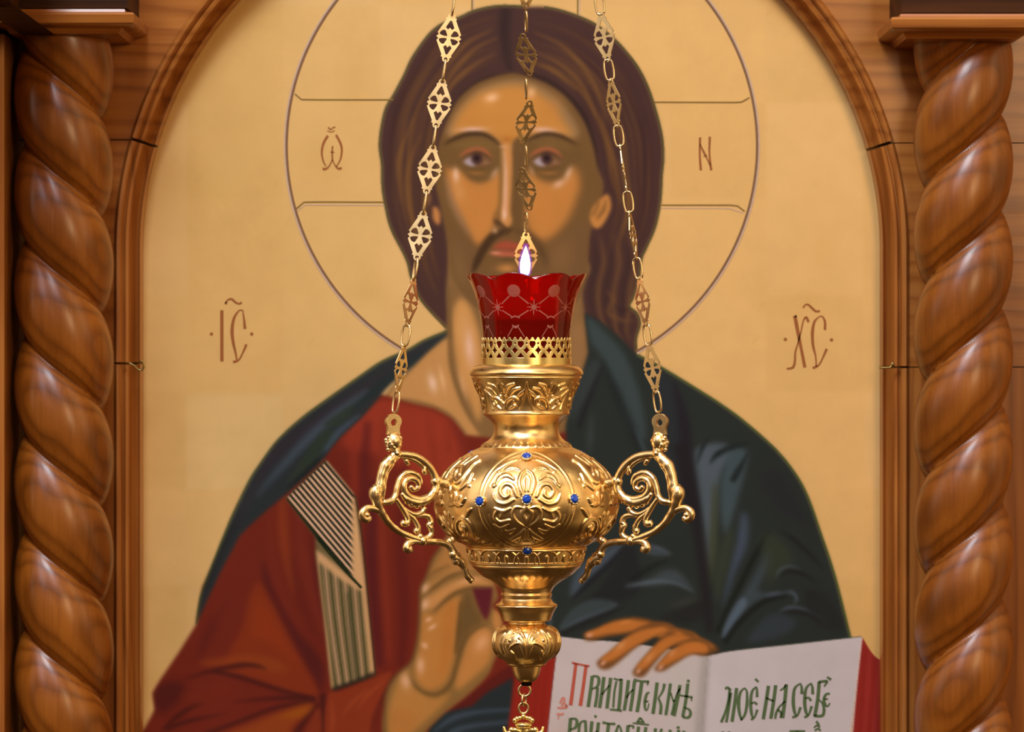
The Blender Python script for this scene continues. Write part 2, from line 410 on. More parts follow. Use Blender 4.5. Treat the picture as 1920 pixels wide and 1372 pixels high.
def paint_icon():
    rnd = np.random.default_rng(5)
    # --- gold leaf laid in overlapping squares
    canvas[:] = (218, 174, 108)
    for gx in range(-10, 1800, 181):
        for gy in range(-350, 1500, 181):
            v = rnd.uniform(-1, 1); h = rnd.uniform(-1, 1)
            fill([(gx, gy), (gx+181, gy), (gx+181, gy+181), (gx, gy+181)],
                 (218+4*v, 174+4*v-h, 108+5*v-3*h), 4, .8, sm=False)
    fill([(349, 742), (530, 740), (532, 916), (349, 917)], (220, 181, 118), 3, .8, sm=False)
    fill([(530, 372), (715, 372), (715, 740), (530, 740)], (217, 175, 108), 3, .6, sm=False)
    for _ in range(46):
        blob(rnd.uniform(260, 1660), rnd.uniform(-260, 1400), rnd.uniform(30, 120), rnd.uniform(30, 120),
             (221, 180, 113) if rnd.random() < .5 else (208, 162, 89), .3)
    for _ in range(60):
        a = rnd.uniform(0, 6.3); x, y = rnd.uniform(270, 1650), rnd.uniform(-200, 1380); L = rnd.uniform(6, 26)
        stroke([(x, y), (x+L*math.cos(a)*.5, y+L*math.sin(a)*.5+2), (x+L*math.cos(a), y+L*math.sin(a))], (190, 142, 72), 3, 4, .35)
    # --- hair
    hair_l = [(985, 12), (935, 11), (892, 19), (867, 30), (845, 39), (825, 47), (802, 67), (773, 108), (758, 140), (738, 178), (723, 204), (714, 245), (712, 277), (716, 309),
              (717, 350), (723, 388), (734, 430), (762, 486), (771, 520), (787, 558), (811, 588), (837, 615)]
    hair_r = [(1020, 13), (1050, 19), (1088, 32), (1120, 48), (1155, 76), (1190, 117), (1210, 152), (1225, 192), (1240, 248), (1244, 292), (1241, 330), (1238, 379),
              (1228, 427), (1212, 464), (1203, 485), (1198, 520), (1187, 558), (1180, 574), (1195, 588), (1200, 608), (1193, 634), (1192, 664), (1180, 680)]
    hp = hair_l[::-1] + hair_r + [(1090, 700), (950, 700), (845, 640)]
    fill(hp, (72, 47, 42), 2.5, reg=1, save='hair')
    hp_c = cr(hp, 8, True); hp_c = np.vstack([hp_c, hp_c[:1]])
    # strands between the silhouette and the hairline
    Lo = cr([(948, 18), (892, 30), (830, 62), (785, 120), (745, 190), (728, 260), (730, 350), (748, 430), (785, 520), (832, 600)], 10)
    Li = cr([(955, 128), (922, 138), (884, 154), (852, 182), (832, 220), (820, 262), (808, 330), (802, 400), (815, 480), (842, 580)], 10)
    Ro = cr([(965, 18), (1040, 24), (1110, 55), (1170, 110), (1205, 175), (1228, 250), (1230, 330), (1220, 410), (1196, 480), (1188, 540)], 10)
    Ri = cr([(965, 128), (1000, 136), (1035, 153), (1070, 180), (1095, 215), (1118, 270), (1130, 330), (1148, 380), (1130, 440), (1112, 530)], 10)
    for O, I in ((Lo, Li), (Ro, Ri)):
        for k in range(34):
            f = rnd.uniform(.06, .97)
            w = .5 + .5*math.sin(rnd.uniform(0, 6.3))
            ff = f + .05*math.sin(k)*np.linspace(0, 1, len(O))
            p = O*(1-ff[:, None]) + I*ff[:, None]
            a, b = sorted(rnd.uniform(0, 1, 2)); a = a*.7; b = .45+b*.55
            p = p[int(a*len(p)):max(int(a*len(p))+6, int(b*len(p)))][::4]
            if len(p) < 4: continue
            light = rnd.random() < .62
            stroke(p, (106, 70, 38) if light else (62, 38, 36), [1, rnd.uniform(4, 9), 1], 5, .35+.3*f if light else .5, 'hair')
    for pts in ([(935, 70), (890, 92), (850, 135), (818, 190)], [(930, 100), (888, 122), (850, 155), (828, 190)], [(925, 55), (870, 85), (820, 150)], [(1000, 60), (1060, 90), (1110, 150), (1140, 230)],
                [(1000, 96), (1050, 120), (1092, 160), (1118, 220)], [(1000, 118), (1040, 134), (1080, 170)], [(1125, 215), (1150, 300), (1165, 380)], [(1160, 300), (1178, 380), (1160, 450)],
                [(790, 250), (765, 320), (770, 400), (800, 480)], [(775, 220), (748, 300), (752, 380)]):
        stroke(pts, (122, 82, 42), [2, 10, 2], 7, .68, 'hair')
    stroke([(948, 16), (946, 60), (950, 100), (957, 134)], (48, 34, 34), [22, 18, 14, 8], 12, .75, 'hair')
    stroke([(957, 138), (918, 146), (884, 163), (856, 188), (838, 224)], (42, 28, 24), [3, 8, 6, 4, 2], 5, .7, 'hair')
    stroke([(960, 138), (1004, 143), (1040, 160), (1072, 188), (1096, 222), (1112, 270), (1120, 315)], (42, 28, 24), [3, 8, 9, 10, 12, 10, 6], 7, .7, 'hair')
    # wavy lock falling on the right shoulder
    for k, dx in enumerate((0, 14, 28, 44, 60, 74)):
        stroke([(1112+dx*.9, 440), (1118+dx, 490), (1108+dx, 540), (1112+dx*.9, 585), (1130+dx*.6, 620), (1150+dx*.45, 640)], (108, 74, 42) if k % 2 else (58, 38, 36), [2, 8, 9, 8, 6, 2], 7, .6, 'hair')
    stroke([(1150, 570), (1166, 582), (1182, 578)], (52, 36, 34), [2, 8, 2], 5, .7, 'hair')
    stroke([(1135, 545), (1150, 560), (1140, 585), (1165, 600), (1190, 600)], (110, 74, 42), [2, 7, 8, 7, 2], 6, .6, 'hair')
    stroke(hair_l, (66, 64, 30), 4, 2, .8); stroke(hair_r, (66, 64, 30), 4, 2, .8)
    # --- neck and face: dark olive underpaint, then ochre light
    fill([(838, 520), (836, 622), (800, 655), (770, 690), (722, 742), (700, 800), (900, 850), (1080, 850), (1104, 700), (1104, 640), (1096, 584), (1092, 540), (1102, 490), (1000, 440), (860, 440)],
         (126, 92, 54), 3, reg=2, save='neck')
    fill([(772, 690), (838, 632), (846, 690), (868, 760), (900, 815), (868, 812), (844, 782), (814, 764), (768, 754), (724, 748)], (190, 136, 78), 12, .95, 'neck')
    fill([(848, 600), (862, 560), (884, 580), (902, 640), (905, 700), (900, 790), (880, 750), (858, 690)], (198, 140, 76), 12, .95, 'neck')
    blob(880, 650, 15, 52, (222, 176, 150), .85, -6, 'neck'); blob(866, 610, 16, 50, (205, 150, 90), .6, 0, 'neck')
    blob(811, 718, 13, 26, (224, 184, 154), .85, -12, 'neck'); blob(829, 710, 8, 34, (218, 170, 120), .7, -12, 'neck')
    blob(868, 722, 10, 40, (214, 160, 108), .6, -14, 'neck')
    stroke([(838, 540), (843, 620), (846, 680), (858, 728), (880, 778), (902, 812)], (112, 82, 46), [10, 8, 8, 7, 6, 4], 6, .8, 'neck')
    stroke([(724, 748), (770, 752), (816, 764), (848, 783), (872, 812)], (110, 78, 44), 6, 5, .7, 'neck')
    fill([(1068, 620), (1090, 600), (1100, 650), (1090, 700), (1070, 720)], (150, 108, 66), 14, .8, 'neck')
    blob(1078, 560, 14, 70, (142, 102, 62), .7, 0, 'neck')
    face = [(962, 137), (922, 145), (887, 161), (858, 188), (840, 222), (826, 258), (820, 292), (816, 340), (824, 380), (834, 430), (842, 480), (850, 520), (870, 552), (905, 580), (985, 592),
            (1060, 580), (1092, 545), (1102, 490), (1106, 440), (1118, 400), (1132, 350), (1121, 315), (1113, 277), (1100, 239), (1082, 207), (1058, 179), (1027, 158), (992, 144)]
    fill(face, (112, 80, 44), 4, reg=2, save='face')
    ear = [(1139, 364), (1146, 384), (1140, 404), (1127, 425), (1114, 427), (1106, 412), (1110, 392), (1122, 376)]
    fill(ear, (190, 126, 62), 4, reg=2); stroke([(1137, 374), (1132, 392), (1124, 404), (1118, 412)], (110, 74, 40), [2, 7, 6, 2], 4, .8)
    stroke([(1122, 376), (1118, 392), (1110, 405)], (100, 70, 40), 5, 4, .7)
    fill([(812, 388), (822, 392), (826, 408), (822, 422), (812, 410)], (186, 122, 66), 4, reg=2)
    blob(804, 372, 8, 20, (140, 96, 56), .7)
    # cool half-tone along the hairline, then the lit planes
    fill([(838, 252), (848, 222), (870, 192), (905, 163), (957, 149), (1000, 155), (1040, 180), (1070, 215), (1086, 252), (1060, 262), (960, 280), (860, 262)], (150, 116, 78), 12, .8, 'face')
    fill([(846, 250), (866, 206), (904, 174), (957, 160), (997, 168), (1034, 196), (1056, 226), (1074, 254), (1064, 257), (1030, 250), (992, 257), (962, 272), (942, 272), (916, 252), (887, 247), (860, 254)], (192, 128, 58), 14, 1, 'face')
    blob(960, 205, 90, 45, (200, 136, 66), .5, 0, 'face')
    blob(922, 183, 20, 13, (232, 178, 130), .9, -18, 'face'); blob(996, 174, 12, 15, (226, 172, 122), .75, 10, 'face')
    blob(1035, 205, 22, 32, (186, 122, 56), .5, 30, 'face')
    blob(886, 243, 36, 8, (222, 174, 148), .95, -2, 'face'); blob(1020, 244, 34, 9, (222, 172, 144), .9, 4, 'face')
    blob(951, 262, 18, 12, (168, 102, 40), .7, 0, 'face')
    fill([(836, 313), (846, 318), (866, 320), (880, 336), (900, 343), (920, 336), (937, 320), (938, 380), (930, 404), (924, 428), (912, 446), (892, 458), (874, 424), (854, 386), (842, 352)], (188, 122, 58), 12, 1, 'face')
    stroke([(838, 330), (846, 372), (862, 408), (882, 446)], (158, 120, 88), [6, 12, 12, 6], 10, .6, 'face')
    fill([(990, 318), (1010, 334), (1034, 342), (1058, 330), (1072, 312), (1084, 326), (1087, 350), (1080, 374), (1065, 410), (1038, 442), (1010, 450), (993, 432), (982, 392), (980, 350)], (188, 122, 58), 13, 1, 'face')
    blob(1015, 400, 30, 40, (194, 126, 58), .5, 0, 'face')
    blob(855, 328, 10, 22, (220, 176, 142), .9, -4, 'face'); blob(926, 322, 10, 17, (216, 172, 142), .9, 30, 'face'); blob(862, 360, 16, 26, (200, 142, 84), .6, -10, 'face')
    blob(1064, 324, 11, 20, (220, 174, 140), .9, 24, 'face'); blob(1048, 344, 18, 11, (214, 166, 132), .8, -30, 'face'); blob(998, 318, 7, 14, (212, 170, 138), .6, -20, 'face')
    # eye sockets
    fill([(830, 274), (856, 260), (880, 254), (906, 255), (926, 264), (938, 274), (943, 296), (940, 306), (918, 331), (896, 337), (876, 329), (862, 312), (842, 306), (828, 296)], (110, 80, 42), 8, 1, 'face')
    fill([(982, 268), (1003, 258), (1027, 254), (1054, 259), (1082, 272), (1096, 300), (1070, 308), (1057, 330), (1032, 337), (1008, 329), (992, 310), (984, 296)], (108, 78, 42), 8, 1, 'face')
    fill([(846, 272), (880, 262), (915, 266), (930, 280), (900, 276), (870, 278)], (128, 96, 50), 8, .6, 'face')
    fill([(1000, 268), (1030, 261), (1062, 268), (1078, 284), (1050, 276), (1015, 276)], (122, 90, 48), 8, .6, 'face')
    blob(893, 324, 22, 7, (150, 100, 50), .8, 4, 'face'); blob(1028, 324, 24, 7, (148, 98, 48), .8, 2, 'face')
    for ex, sx in ((894, 0), (1025, 131)):
        stroke([(860+sx, 294), (876+sx, 284), (895+sx, 280), (912+sx, 285), (922+sx, 297)], (172, 92, 58), [2, 7, 8, 7, 2], 4, .9, 'face')
        fill([(866+sx, 301), (880+sx, 292), (900+sx, 288), (916+sx, 296), (926+sx, 306), (905+sx, 313), (885+sx, 314), (872+sx, 310)], (122, 84, 52), 4, 1, 'face')
        fill([(870+sx, 304), (877+sx, 296), (888+sx, 294), (893+sx, 304), (890+sx, 311), (880+sx, 312)], (172, 156, 164), 4, .9, 'face')
        blob(910+sx, 305, 9, 5, (140, 104, 76), .6, 0, 'face')
        fill([(ex-11, 296), (ex-6, 287), (ex+4, 286), (ex+11, 295), (ex+8, 305), (ex, 309), (ex-8, 305)], (70, 44, 40), 3, 1, 'face')
        blob(ex, 296, 7, 7, (34, 22, 24), .95, 0, 'face')
        stroke([(866+sx, 300), (880+sx, 290), (897+sx, 286), (912+sx, 292), (924+sx, 304)], (66, 44, 30), [1, 4, 5, 4, 1], 3, .75, 'face')
        stroke([(868+sx, 307), (880+sx, 315), (898+sx, 317), (916+sx, 312), (926+sx, 307)], (96, 68, 36), [1, 5, 5, 4, 1], 4, .8, 'face')
    stroke([(830, 272), (856, 258), (881, 251), (906, 252), (926, 262), (938, 274)], (56, 38, 22), [1, 8, 9, 8, 6, 2], 5, .92, 'face')
    stroke([(983, 266), (1004, 256), (1027, 251), (1055, 257), (1084, 272)], (56, 38, 22), [3, 7, 8, 7, 1], 5, .92, 'face')
    # nose
    fill([(962, 266), (986, 262), (986, 330), (982, 392), (976, 432), (960, 430), (958, 396), (962, 330)], (106, 76, 42), 7, .95, 'face')
    fill([(941, 274), (958, 276), (960, 330), (957, 392), (960, 414), (952, 427), (941, 422), (938, 402), (942, 350)], (192, 130, 70), 6, 1, 'face')
    stroke([(944, 280), (947, 320), (947, 372), (946, 396)], (220, 174, 150), [3, 6, 6, 4], 5, .9, 'face'); blob(946, 402, 7, 16, (226, 180, 152), .9, 0, 'face')
    stroke([(940, 276), (942, 305), (939, 352), (937, 384), (930, 404)], (116, 88, 42), [4, 5, 4, 4, 3], 4, .7, 'face')
    stroke([(926, 408), (930, 416), (940, 421), (950, 430), (962, 430)], (72, 48, 28), [2, 7, 6, 7, 5], 4, .85, 'face')
    blob(930, 402, 9, 9, (150, 98, 48), .6, 0, 'face'); blob(944, 275, 12, 4, (200, 160, 130), .5, 0, 'face')
    # moustache, mouth, beard
    fill([(846, 440), (872, 440), (892, 470), (900, 500), (940, 512), (1000, 505), (1040, 460), (1080, 420), (1104, 420), (1098, 520), (1060, 580), (985, 592), (900, 580), (856, 530)], (112, 80, 48), 16, .9, 'face')
    blob(1055, 480, 34, 50, (132, 94, 56), .6, 20, 'face'); blob(862, 500, 20, 50, (128, 96, 56), .5, -10, 'face')
    fill([(924, 464), (940, 453), (956, 452), (968, 456), (985, 455), (1000, 464), (985, 470), (950, 469)], (158, 72, 48), 4, .95, 'face')
    fill([(918, 474), (940, 470), (968, 472), (996, 472), (985, 481), (958, 482), (935, 480)], (178, 92, 66), 5, .95, 'face')
    blob(930, 474, 14, 5, (206, 140, 106), .7, 0, 'face')
    stroke([(922, 468), (950, 469), (985, 470), (1000, 468)], (110, 48, 36), [1, 3, 3, 1], 3, .6, 'face')
    blob(952, 486, 26, 6, (96, 70, 38), .9, 0, 'face'); blob(950, 503, 26, 12, (188, 126, 66), .9, 0, 'face')
    stroke([(956, 434), (936, 437), (920, 448), (906, 468), (894, 492), (886, 512)], (66, 44, 26), [4, 14, 16, 15, 14, 4], 7, .92, 'face')
    stroke([(962, 434), (985, 438), (1004, 452), (1018, 476), (1026, 500)], (84, 58, 34), [4, 12, 14, 12, 4], 8, .8, 'face')
    blob(928, 432, 9, 9, (186, 140, 100), .8, 0, 'face'); blob(948, 438, 8, 6, (90, 62, 36), .8, 0, 'face')
    # --- tunic
    fill([(700, 735), (770, 756), (816, 767), (846, 784), (872, 816), (912, 820), (1000, 830), (1085, 800), (1090, 1250), (1000, 1440), (180, 1440), (270, 1367), (290, 1330), (286, 1299), (301, 1273), (335, 1223),
          (368, 1170), (380, 1100), (440, 980), (540, 900), (640, 800)], (110, 36, 22), 2.5, sm=False, reg=3, save='tunic')
    T = 'tunic'
    fill([(700, 752), (760, 756), (816, 770), (850, 792), (868, 840), (860, 900), (820, 930), (760, 880), (700, 850), (640, 830)], (148, 52, 32), 16, .9, T)
    for pts, c, w, o in (([(690, 790), (684, 860), (680, 960)], (88, 28, 26), [14, 18, 20], .7), ([(668, 800), (662, 860), (668, 930)], (138, 46, 28), [6, 14, 8], .7),
                         ([(722, 770), (716, 850), (714, 960), (722, 1100), (730, 1240)], (128, 46, 28), [6, 16, 16, 16, 10], .75), ([(700, 900), (696, 1050), (712, 1250)], (80, 26, 28), [16, 22, 16], .7),
                         ([(760, 860), (752, 1000), (758, 1150), (752, 1250)], (86, 26, 24), [8, 22, 22, 14], .6), ([(788, 900), (784, 1000), (792, 1060)], (120, 40, 28), [8, 14, 6], .6),
                         ([(800, 780), (812, 840), (820, 900)], (116, 38, 24), [3, 7, 4], .7), ([(838, 786), (842, 850)], (112, 36, 26), [3, 5], .7), ([(848, 790), (862, 820), (868, 850)], (110, 36, 28), [10, 14, 6], .6),
                         ([(530, 925), (530, 980), (536, 1040), (552, 1110)], (134, 54, 24), [8, 22, 18, 8], .75), ([(505, 950), (508, 1020), (524, 1100), (560, 1180)], (118, 42, 26), [8, 16, 16, 6], .5),
                         ([(560, 960), (568, 1040), (590, 1120), (606, 1180)], (122, 44, 28), [6, 18, 18, 8], .6), ([(585, 1000), (594, 1080), (606, 1160)], (84, 26, 24), [6, 12, 6], .6),
                         ([(548, 1040), (560, 1110), (590, 1190)], (88, 28, 24), [6, 12, 6], .5)):
        stroke(pts, c, w, 8, o, T)
    fill([(470, 1110), (490, 1092), (520, 1145), (551, 1208), (598, 1294), (572, 1304), (530, 1292), (480, 1276), (440, 1262), (420, 1262), (430, 1220), (452, 1180)], (130, 48, 20), 12, .9, T)
    fill([(478, 1130), (496, 1130), (540, 1210), (560, 1250), (500, 1200), (470, 1190)], (142, 52, 18), 16, .7, T)
    fill([(494, 1050), (515, 1110), (556, 1180), (604, 1240), (604, 1300), (594, 1282), (552, 1206), (520, 1143), (494, 1090)], (82, 28, 24), 9, .85, T)
    fill([(372, 1240), (420, 1232), (470, 1228), (520, 1236), (540, 1260), (490, 1256), (450, 1244), (400, 1250)], (142, 62, 22), 12, .7, T)
    for pts, w in (([(346, 1274), (380, 1262), (410, 1255), (452, 1247), (480, 1248), (500, 1254)], [2, 6, 9, 10, 8, 2]), ([(400, 1258), (440, 1267), (480, 1279), (530, 1295), (590, 1312)], [8, 9, 9, 8, 10]),
                   ([(437, 1316), (500, 1310), (550, 1308), (590, 1312)], [2, 7, 10, 10]), ([(385, 1376), (452, 1351), (517, 1327), (590, 1313)], [8, 8, 8, 8]), ([(606, 1300), (606, 1335), (606, 1376)], [14, 11, 9]),
                   ([(598, 1318), (575, 1345), (552, 1380)], [6, 10, 12]), ([(300, 1372), (330, 1345), (360, 1325), (386, 1316)], [2, 10, 9, 2]), ([(310, 1366), (360, 1350), (430, 1336)], [10, 8, 1]),
                   ([(738, 1262), (718, 1302), (706, 1336), (690, 1380)], [3, 6, 8, 12])):
        stroke(pts, (74, 27, 20), w, 6, .9, T)
    fill([(588, 1318), (570, 1342), (548, 1362), (530, 1400), (380, 1400), (420, 1376), (480, 1352), (540, 1330)], (140, 60, 22), 8, .95, T)
    fill([(584, 1322), (566, 1342), (520, 1346), (500, 1350), (550, 1332)], (152, 80, 14), 9, .8, T)
    fill([(600, 1330), (600, 1400), (566, 1400), (582, 1352)], (130, 50, 24), 6, .8, T)
    fill([(614, 1306), (640, 1294), (700, 1270), (736, 1260), (718, 1300), (700, 1340), (684, 1400), (615, 1400)], (134, 50, 24), 6, .95, T)
    for pts in ([(640, 1344), (662, 1316), (690, 1290)], [(668, 1330), (690, 1302), (720, 1276)], [(622, 1312), (624, 1350), (622, 1380)]):
        stroke(pts, (160, 74, 34), [2, 6, 2], 6, .6, T)
    stroke([(712, 1318), (702, 1350), (694, 1390)], (120, 40, 24), 8, 6, .7, T)
    fill([(286, 1299), (300, 1282), (330, 1276), (350, 1290), (330, 1320), (300, 1340), (290, 1330)], (76, 26, 24), 14, .8, T)
    fill([(340, 1300), (400, 1280), (460, 1290), (420, 1304), (360, 1320)], (112, 38, 22), 14, .7, T)
    stroke([(400, 1150), (384, 1200), (372, 1240)], (84, 28, 24), [2, 14, 4], 10, .6, T); stroke([(430, 1120), (404, 1170), (392, 1210)], (86, 30, 24), [2, 12, 4], 10, .5, T)
    fill([(850, 1326), (960, 1246), (960, 1290), (900, 1320), (840, 1340)], (84, 26, 22), 6, .8, T)
    # --- striped band on the tunic
    band = [(536, 934), (611, 862), (666, 931), (674, 985), (684, 1077), (703, 1264), (622, 1292), (608, 1161), (592, 1040), (592, 1006)]
    fill(band, (112, 92, 56), 2.5, sm=False, reg=5, save='band')
    fill([(536, 934), (611, 862), (666, 931), (674, 985), (680, 1102), (600, 1014)], (24, 30, 16), 2, 1, 'band', sm=False)
    for k in range(12):
        u = k/11.
        ax, ay = 540+u*72, 930-u*66
        bx = 664 if k > 0 else 664
        L = (bx-ax)
        stroke([(ax, ay), (ax+L*.5, ay+L*.59), (bx, ay+L*1.18)], (218, 170, 132), [4.4, 4.8, 4.2], 1, 1, 'band')
    fill([(592, 1030), (604, 1036), (640, 1075), (676, 1104), (684, 1150), (690, 1290), (622, 1296), (606, 1161)], (126, 102, 66), 3, 1, 'band', sm=False)
    for k in range(9):
        u = k/8.
        c = (52, 56, 22) if k % 2 == 0 else (186, 142, 104)
        stroke([(600+u*74, 1050+u*56), (610+u*70, 1150+u*30), (630+u*58, 1290-u*20)], c, 2.6 if k % 2 == 0 else 3.2, 2, .85, 'band')
    stroke([(652, 1110), (660, 1200), (668, 1275)], (40, 46, 24), 4, 3, .8, 'band')
    fill([(660, 934), (668, 930), (685, 1077), (704, 1266), (695, 1268), (678, 1108), (660, 1086)], (212, 160, 106), 2.5, 1, 'band', sm=False)
    fill([(592, 1030), (606, 1040), (640, 1068), (674, 1100), (674, 1108), (636, 1084), (604, 1058), (598, 1052), (603, 1100), (616, 1200), (624, 1292), (616, 1292), (604, 1150)], (208, 156, 104), 2.5, 1, 'band', sm=False)
    stroke([(536, 935), (600, 1016), (640, 1062), (678, 1102)], (26, 34, 14), [2, 4, 5, 5], 2, .95, 'band')
    stroke([(624, 1292), (660, 1280), (704, 1262)], (30, 26, 18), 7, 4, .85, 'tunic')
    stroke([(666, 930), (676, 985), (686, 1077), (704, 1262)], (40, 34, 18), 2.5, 2, .7)
    # --- dark mantle: the fold over the left shoulder
    ml_out = [(838, 620), (795, 638), (764, 656), (715, 678), (668, 710), (614, 748), (564, 785), (520, 826), (486, 872), (468, 900), (452, 932), (434, 970), (418, 1009), (395, 1067), (378, 1112), (373, 1135), (368, 1170)]
    ml_in = [(392, 1117), (416, 1067), (436, 1030), (452, 1002), (494, 962), (532, 930), (572, 894), (606, 860), (636, 822), (676, 785), (707, 750), (731, 722), (771, 690), (802, 660), (838, 630)]
    fill(np.vstack([cr(ml_out), cr(ml_in)]), (42, 46, 46), 2.5, sm=False, reg=4, save='mantle')
    Mn = 'mantle'
    stroke([(480, 900), (530, 840), (580, 800), (640, 755), (720, 700), (800, 650)], (50, 40, 46), [10, 26, 20, 14, 10, 6], 10, .7, Mn)
    stroke([(480, 930), (524, 880), (580, 820), (630, 776), (690, 730)], (70, 80, 90), [4, 12, 18, 16, 6], 9, .75, Mn)
    fill([(590, 826), (612, 806), (636, 816), (600, 856), (560, 892), (540, 900)], (46, 54, 42), 6, .85, Mn); fill([(606, 796), (640, 770), (668, 756), (650, 790), (630, 800)], (46, 54, 44), 6, .8, Mn)
    stroke([(600, 860), (634, 812), (676, 776)], (66, 78, 92), [6, 14, 4], 6, .7, Mn)
    stroke([(540, 915), (580, 880), (612, 846)], (28, 32, 28), [4, 12, 6], 6, .7, Mn); stroke([(660, 770), (720, 716), (790, 660)], (34, 44, 44), [6, 14, 8], 6, .7, Mn)
    stroke([(384, 1110), (420, 1020), (458, 960)], (36, 34, 34), [6, 14, 10], 8, .7, Mn)
    stroke([(500, 880), (470, 930), (448, 985)], (52, 44, 48), [4, 14, 6], 8, .6, Mn)
    stroke(ml_out, (60, 70, 26), 3, 2, .8)
    # --- dark mantle: right side of the figure
    mr_out = [(1194, 664), (1234, 685), (1297, 723), (1355, 760), (1403, 796), (1458, 846), (1494, 892), (1516, 934), (1539, 999), (1566, 1081), (1594, 1192), (1606, 1240)]
    ml2 = [(1096, 586), (1128, 604), (1161, 632), (1194, 664)]
    left = [(1500, 1400), (960, 1400), (1010, 1220), (1024, 1120), (1046, 1000), (1064, 860), (1060, 800), (1070, 754), (1090, 704), (1103, 660), (1099, 620)]
    clips.pop('mantle')
    fill(np.vstack([cr(ml2), cr(mr_out), np.array(left, float)]), (40, 45, 41), 2.5, sm=False, reg=4, save='mantle')
    g = lambda *p: [(1040+x/3.305, 830+y/3.305) for x, y in p]
    f_ = lambda *p: [(1040+x/3.305, 560+y/3.305) for x, y in p]
    # lapel by the neck
    fill(f_((200, 110), (300, 190), (430, 340), (520, 560), (560, 760), (560, 880), (470, 800), (380, 560), (290, 360), (220, 260)), (58, 70, 70), 12, .85, Mn)
    fill(f_((200, 420), (280, 380), (240, 560), (140, 700), (90, 760), (110, 620)), (54, 60, 62), 10, .7, Mn)
    stroke(f_((290, 370), (390, 600), (500, 860), (540, 960)), (28, 32, 32), [4, 16, 14, 6], 8, .7, Mn)
    stroke(f_((300, 420), (220, 600), (150, 800)), (30, 30, 32), [4, 12, 10], 7, .7, Mn)
    stroke(f_((230, 720), (220, 860), (215, 960)), (64, 74, 74), [4, 10, 4], 8, .6, Mn); stroke(f_((500, 800), (540, 900), (570, 960)), (64, 78, 84), [2, 8, 3], 6, .7, Mn)
    fill(f_((560, 420), (640, 420), (760, 560), (820, 760), (800, 1100), (740, 1300), (700, 900), (620, 600)), (42, 44, 50), 12, .6, Mn)
    stroke(f_((740, 520), (800, 760), (830, 1100), (880, 1371)), (34, 28, 34), [8, 22, 26, 26], 12, .8, Mn)
    # upper arm: long light folds
    fill(g((870, 60), (940, 10), (1060, 10), (1100, 80), (1050, 150), (1020, 240), (1000, 420), (970, 760), (935, 700), (910, 420), (890, 250)), (80, 90, 98), 10, .9, Mn)
    fill(g((985, 250), (1010, 300), (1010, 480), (1000, 700), (960, 900), (945, 760), (965, 500)), (62, 66, 44), 9, .85, Mn)
    fill(g((1090, 40), (1190, 50), (1180, 170), (1130, 360), (1090, 500), (1060, 570), (1030, 440), (1030, 260), (1050, 150)), (64, 78, 82), 9, .9, Mn)
    fill(g((1160, 430), (1200, 480), (1190, 640), (1120, 800), (1060, 980), (1040, 1010), (1080, 800), (1130, 600)), (66, 76, 92), 9, .85, Mn)
    fill(g((1060, 560), (1110, 540), (1080, 760), (1010, 980), (985, 900), (1010, 700)), (54, 60, 46), 9, .7, Mn)
    for pts, w in ((((960, 130), (1010, 70), (1100, 25), (1200, 0)), [2, 14, 12, 4]), (((880, 130), (920, 20), (960, -40)), [3, 10, 2]), (((1100, 240), (1140, 170), (1200, 60)), [14, 14, 3])):
        stroke(g(*pts), (30, 36, 36), [a/1.2 for a in w], 5, .95, Mn)
    stroke(g((1330, 540), (1240, 700), (1150, 880), (1070, 1040), (1010, 1180)), (26, 30, 24), [3, 10, 10, 10, 12], 5, .9, Mn)
    stroke(g((770, 0), (830, 280), (890, 560), (930, 860), (960, 1180)), (34, 30, 32), [26, 24, 22, 20, 16], 10, .85, Mn)
    fill(g((1430, 930), (1330, 950), (1230, 1000), (1130, 1110), (1060, 1220), (1050, 1160), (1110, 1020), (1180, 920), (1280, 740), (1330, 640), (1330, 760), (1260, 900), (1300, 930)), (62, 72, 78), 9, .8, Mn)
    fill(g((1160, 960), (1190, 1000), (1110, 1120), (1060, 1210), (1040, 1180), (1090, 1060)), (84, 98, 112), 6, .8, Mn)
    stroke(g((1440, 950), (1330, 970), (1230, 1030), (1130, 1130), (1050, 1240)), (26, 28, 26), [6, 10, 10, 10, 12], 5, .9, Mn)
    for pts in (((1370, 840), (1390, 790), (1450, 765), (1530, 785)), ((1420, 925), (1470, 925), (1500, 965), (1480, 1005)), ((1390, 1045), (1460, 1020), (1560, 1040), (1690, 1112)), ((1300, 950), (1360, 935), (1430, 930))):
        stroke(g(*pts), (80, 90, 104), [1, 6, 5, 1], 4, .85, Mn)
    for pts in (((1390, 840), (1450, 795), (1540, 815), (1640, 880)), ((1380, 540), (1470, 590), (1580, 690), (1680, 800)), ((1400, 1065), (1480, 1045), (1580, 1065), (1670, 1120))):
        stroke(g(*pts), (32, 32, 30), [1, 9, 9, 1], 5, .85, Mn)
    fill(g((1340, 1060), (1440, 1070), (1500, 1120), (1400, 1200), (1200, 1240), (1240, 1150)), (56, 64, 72), 12, .6, Mn)
    fill(g((1300, 560), (1420, 620), (1480, 740), (1400, 780), (1330, 900), (1300, 760)), (54, 60, 44), 14, .7, Mn)
    fill(g((1560, 900), (1700, 960), (1790, 1150), (1650, 1150), (1560, 1020)), (36, 34, 34), 12, .6, Mn)
    fill(g((1400, 160), (1500, 330), (1600, 560), (1500, 480), (1380, 420), (1260, 200)), (38, 36, 40), 20, .6, Mn)
    # forearm folds left of the centre line
    fill(g((100, 960), (130, 800), (250, 700), (400, 620), (430, 640), (330, 760), (220, 850)), (72, 82, 94), 9, .8, Mn)
    stroke(g((110, 970), (220, 860), (330, 760), (440, 640)), (28, 28, 30), [6, 12, 12, 6], 6, .8, Mn)
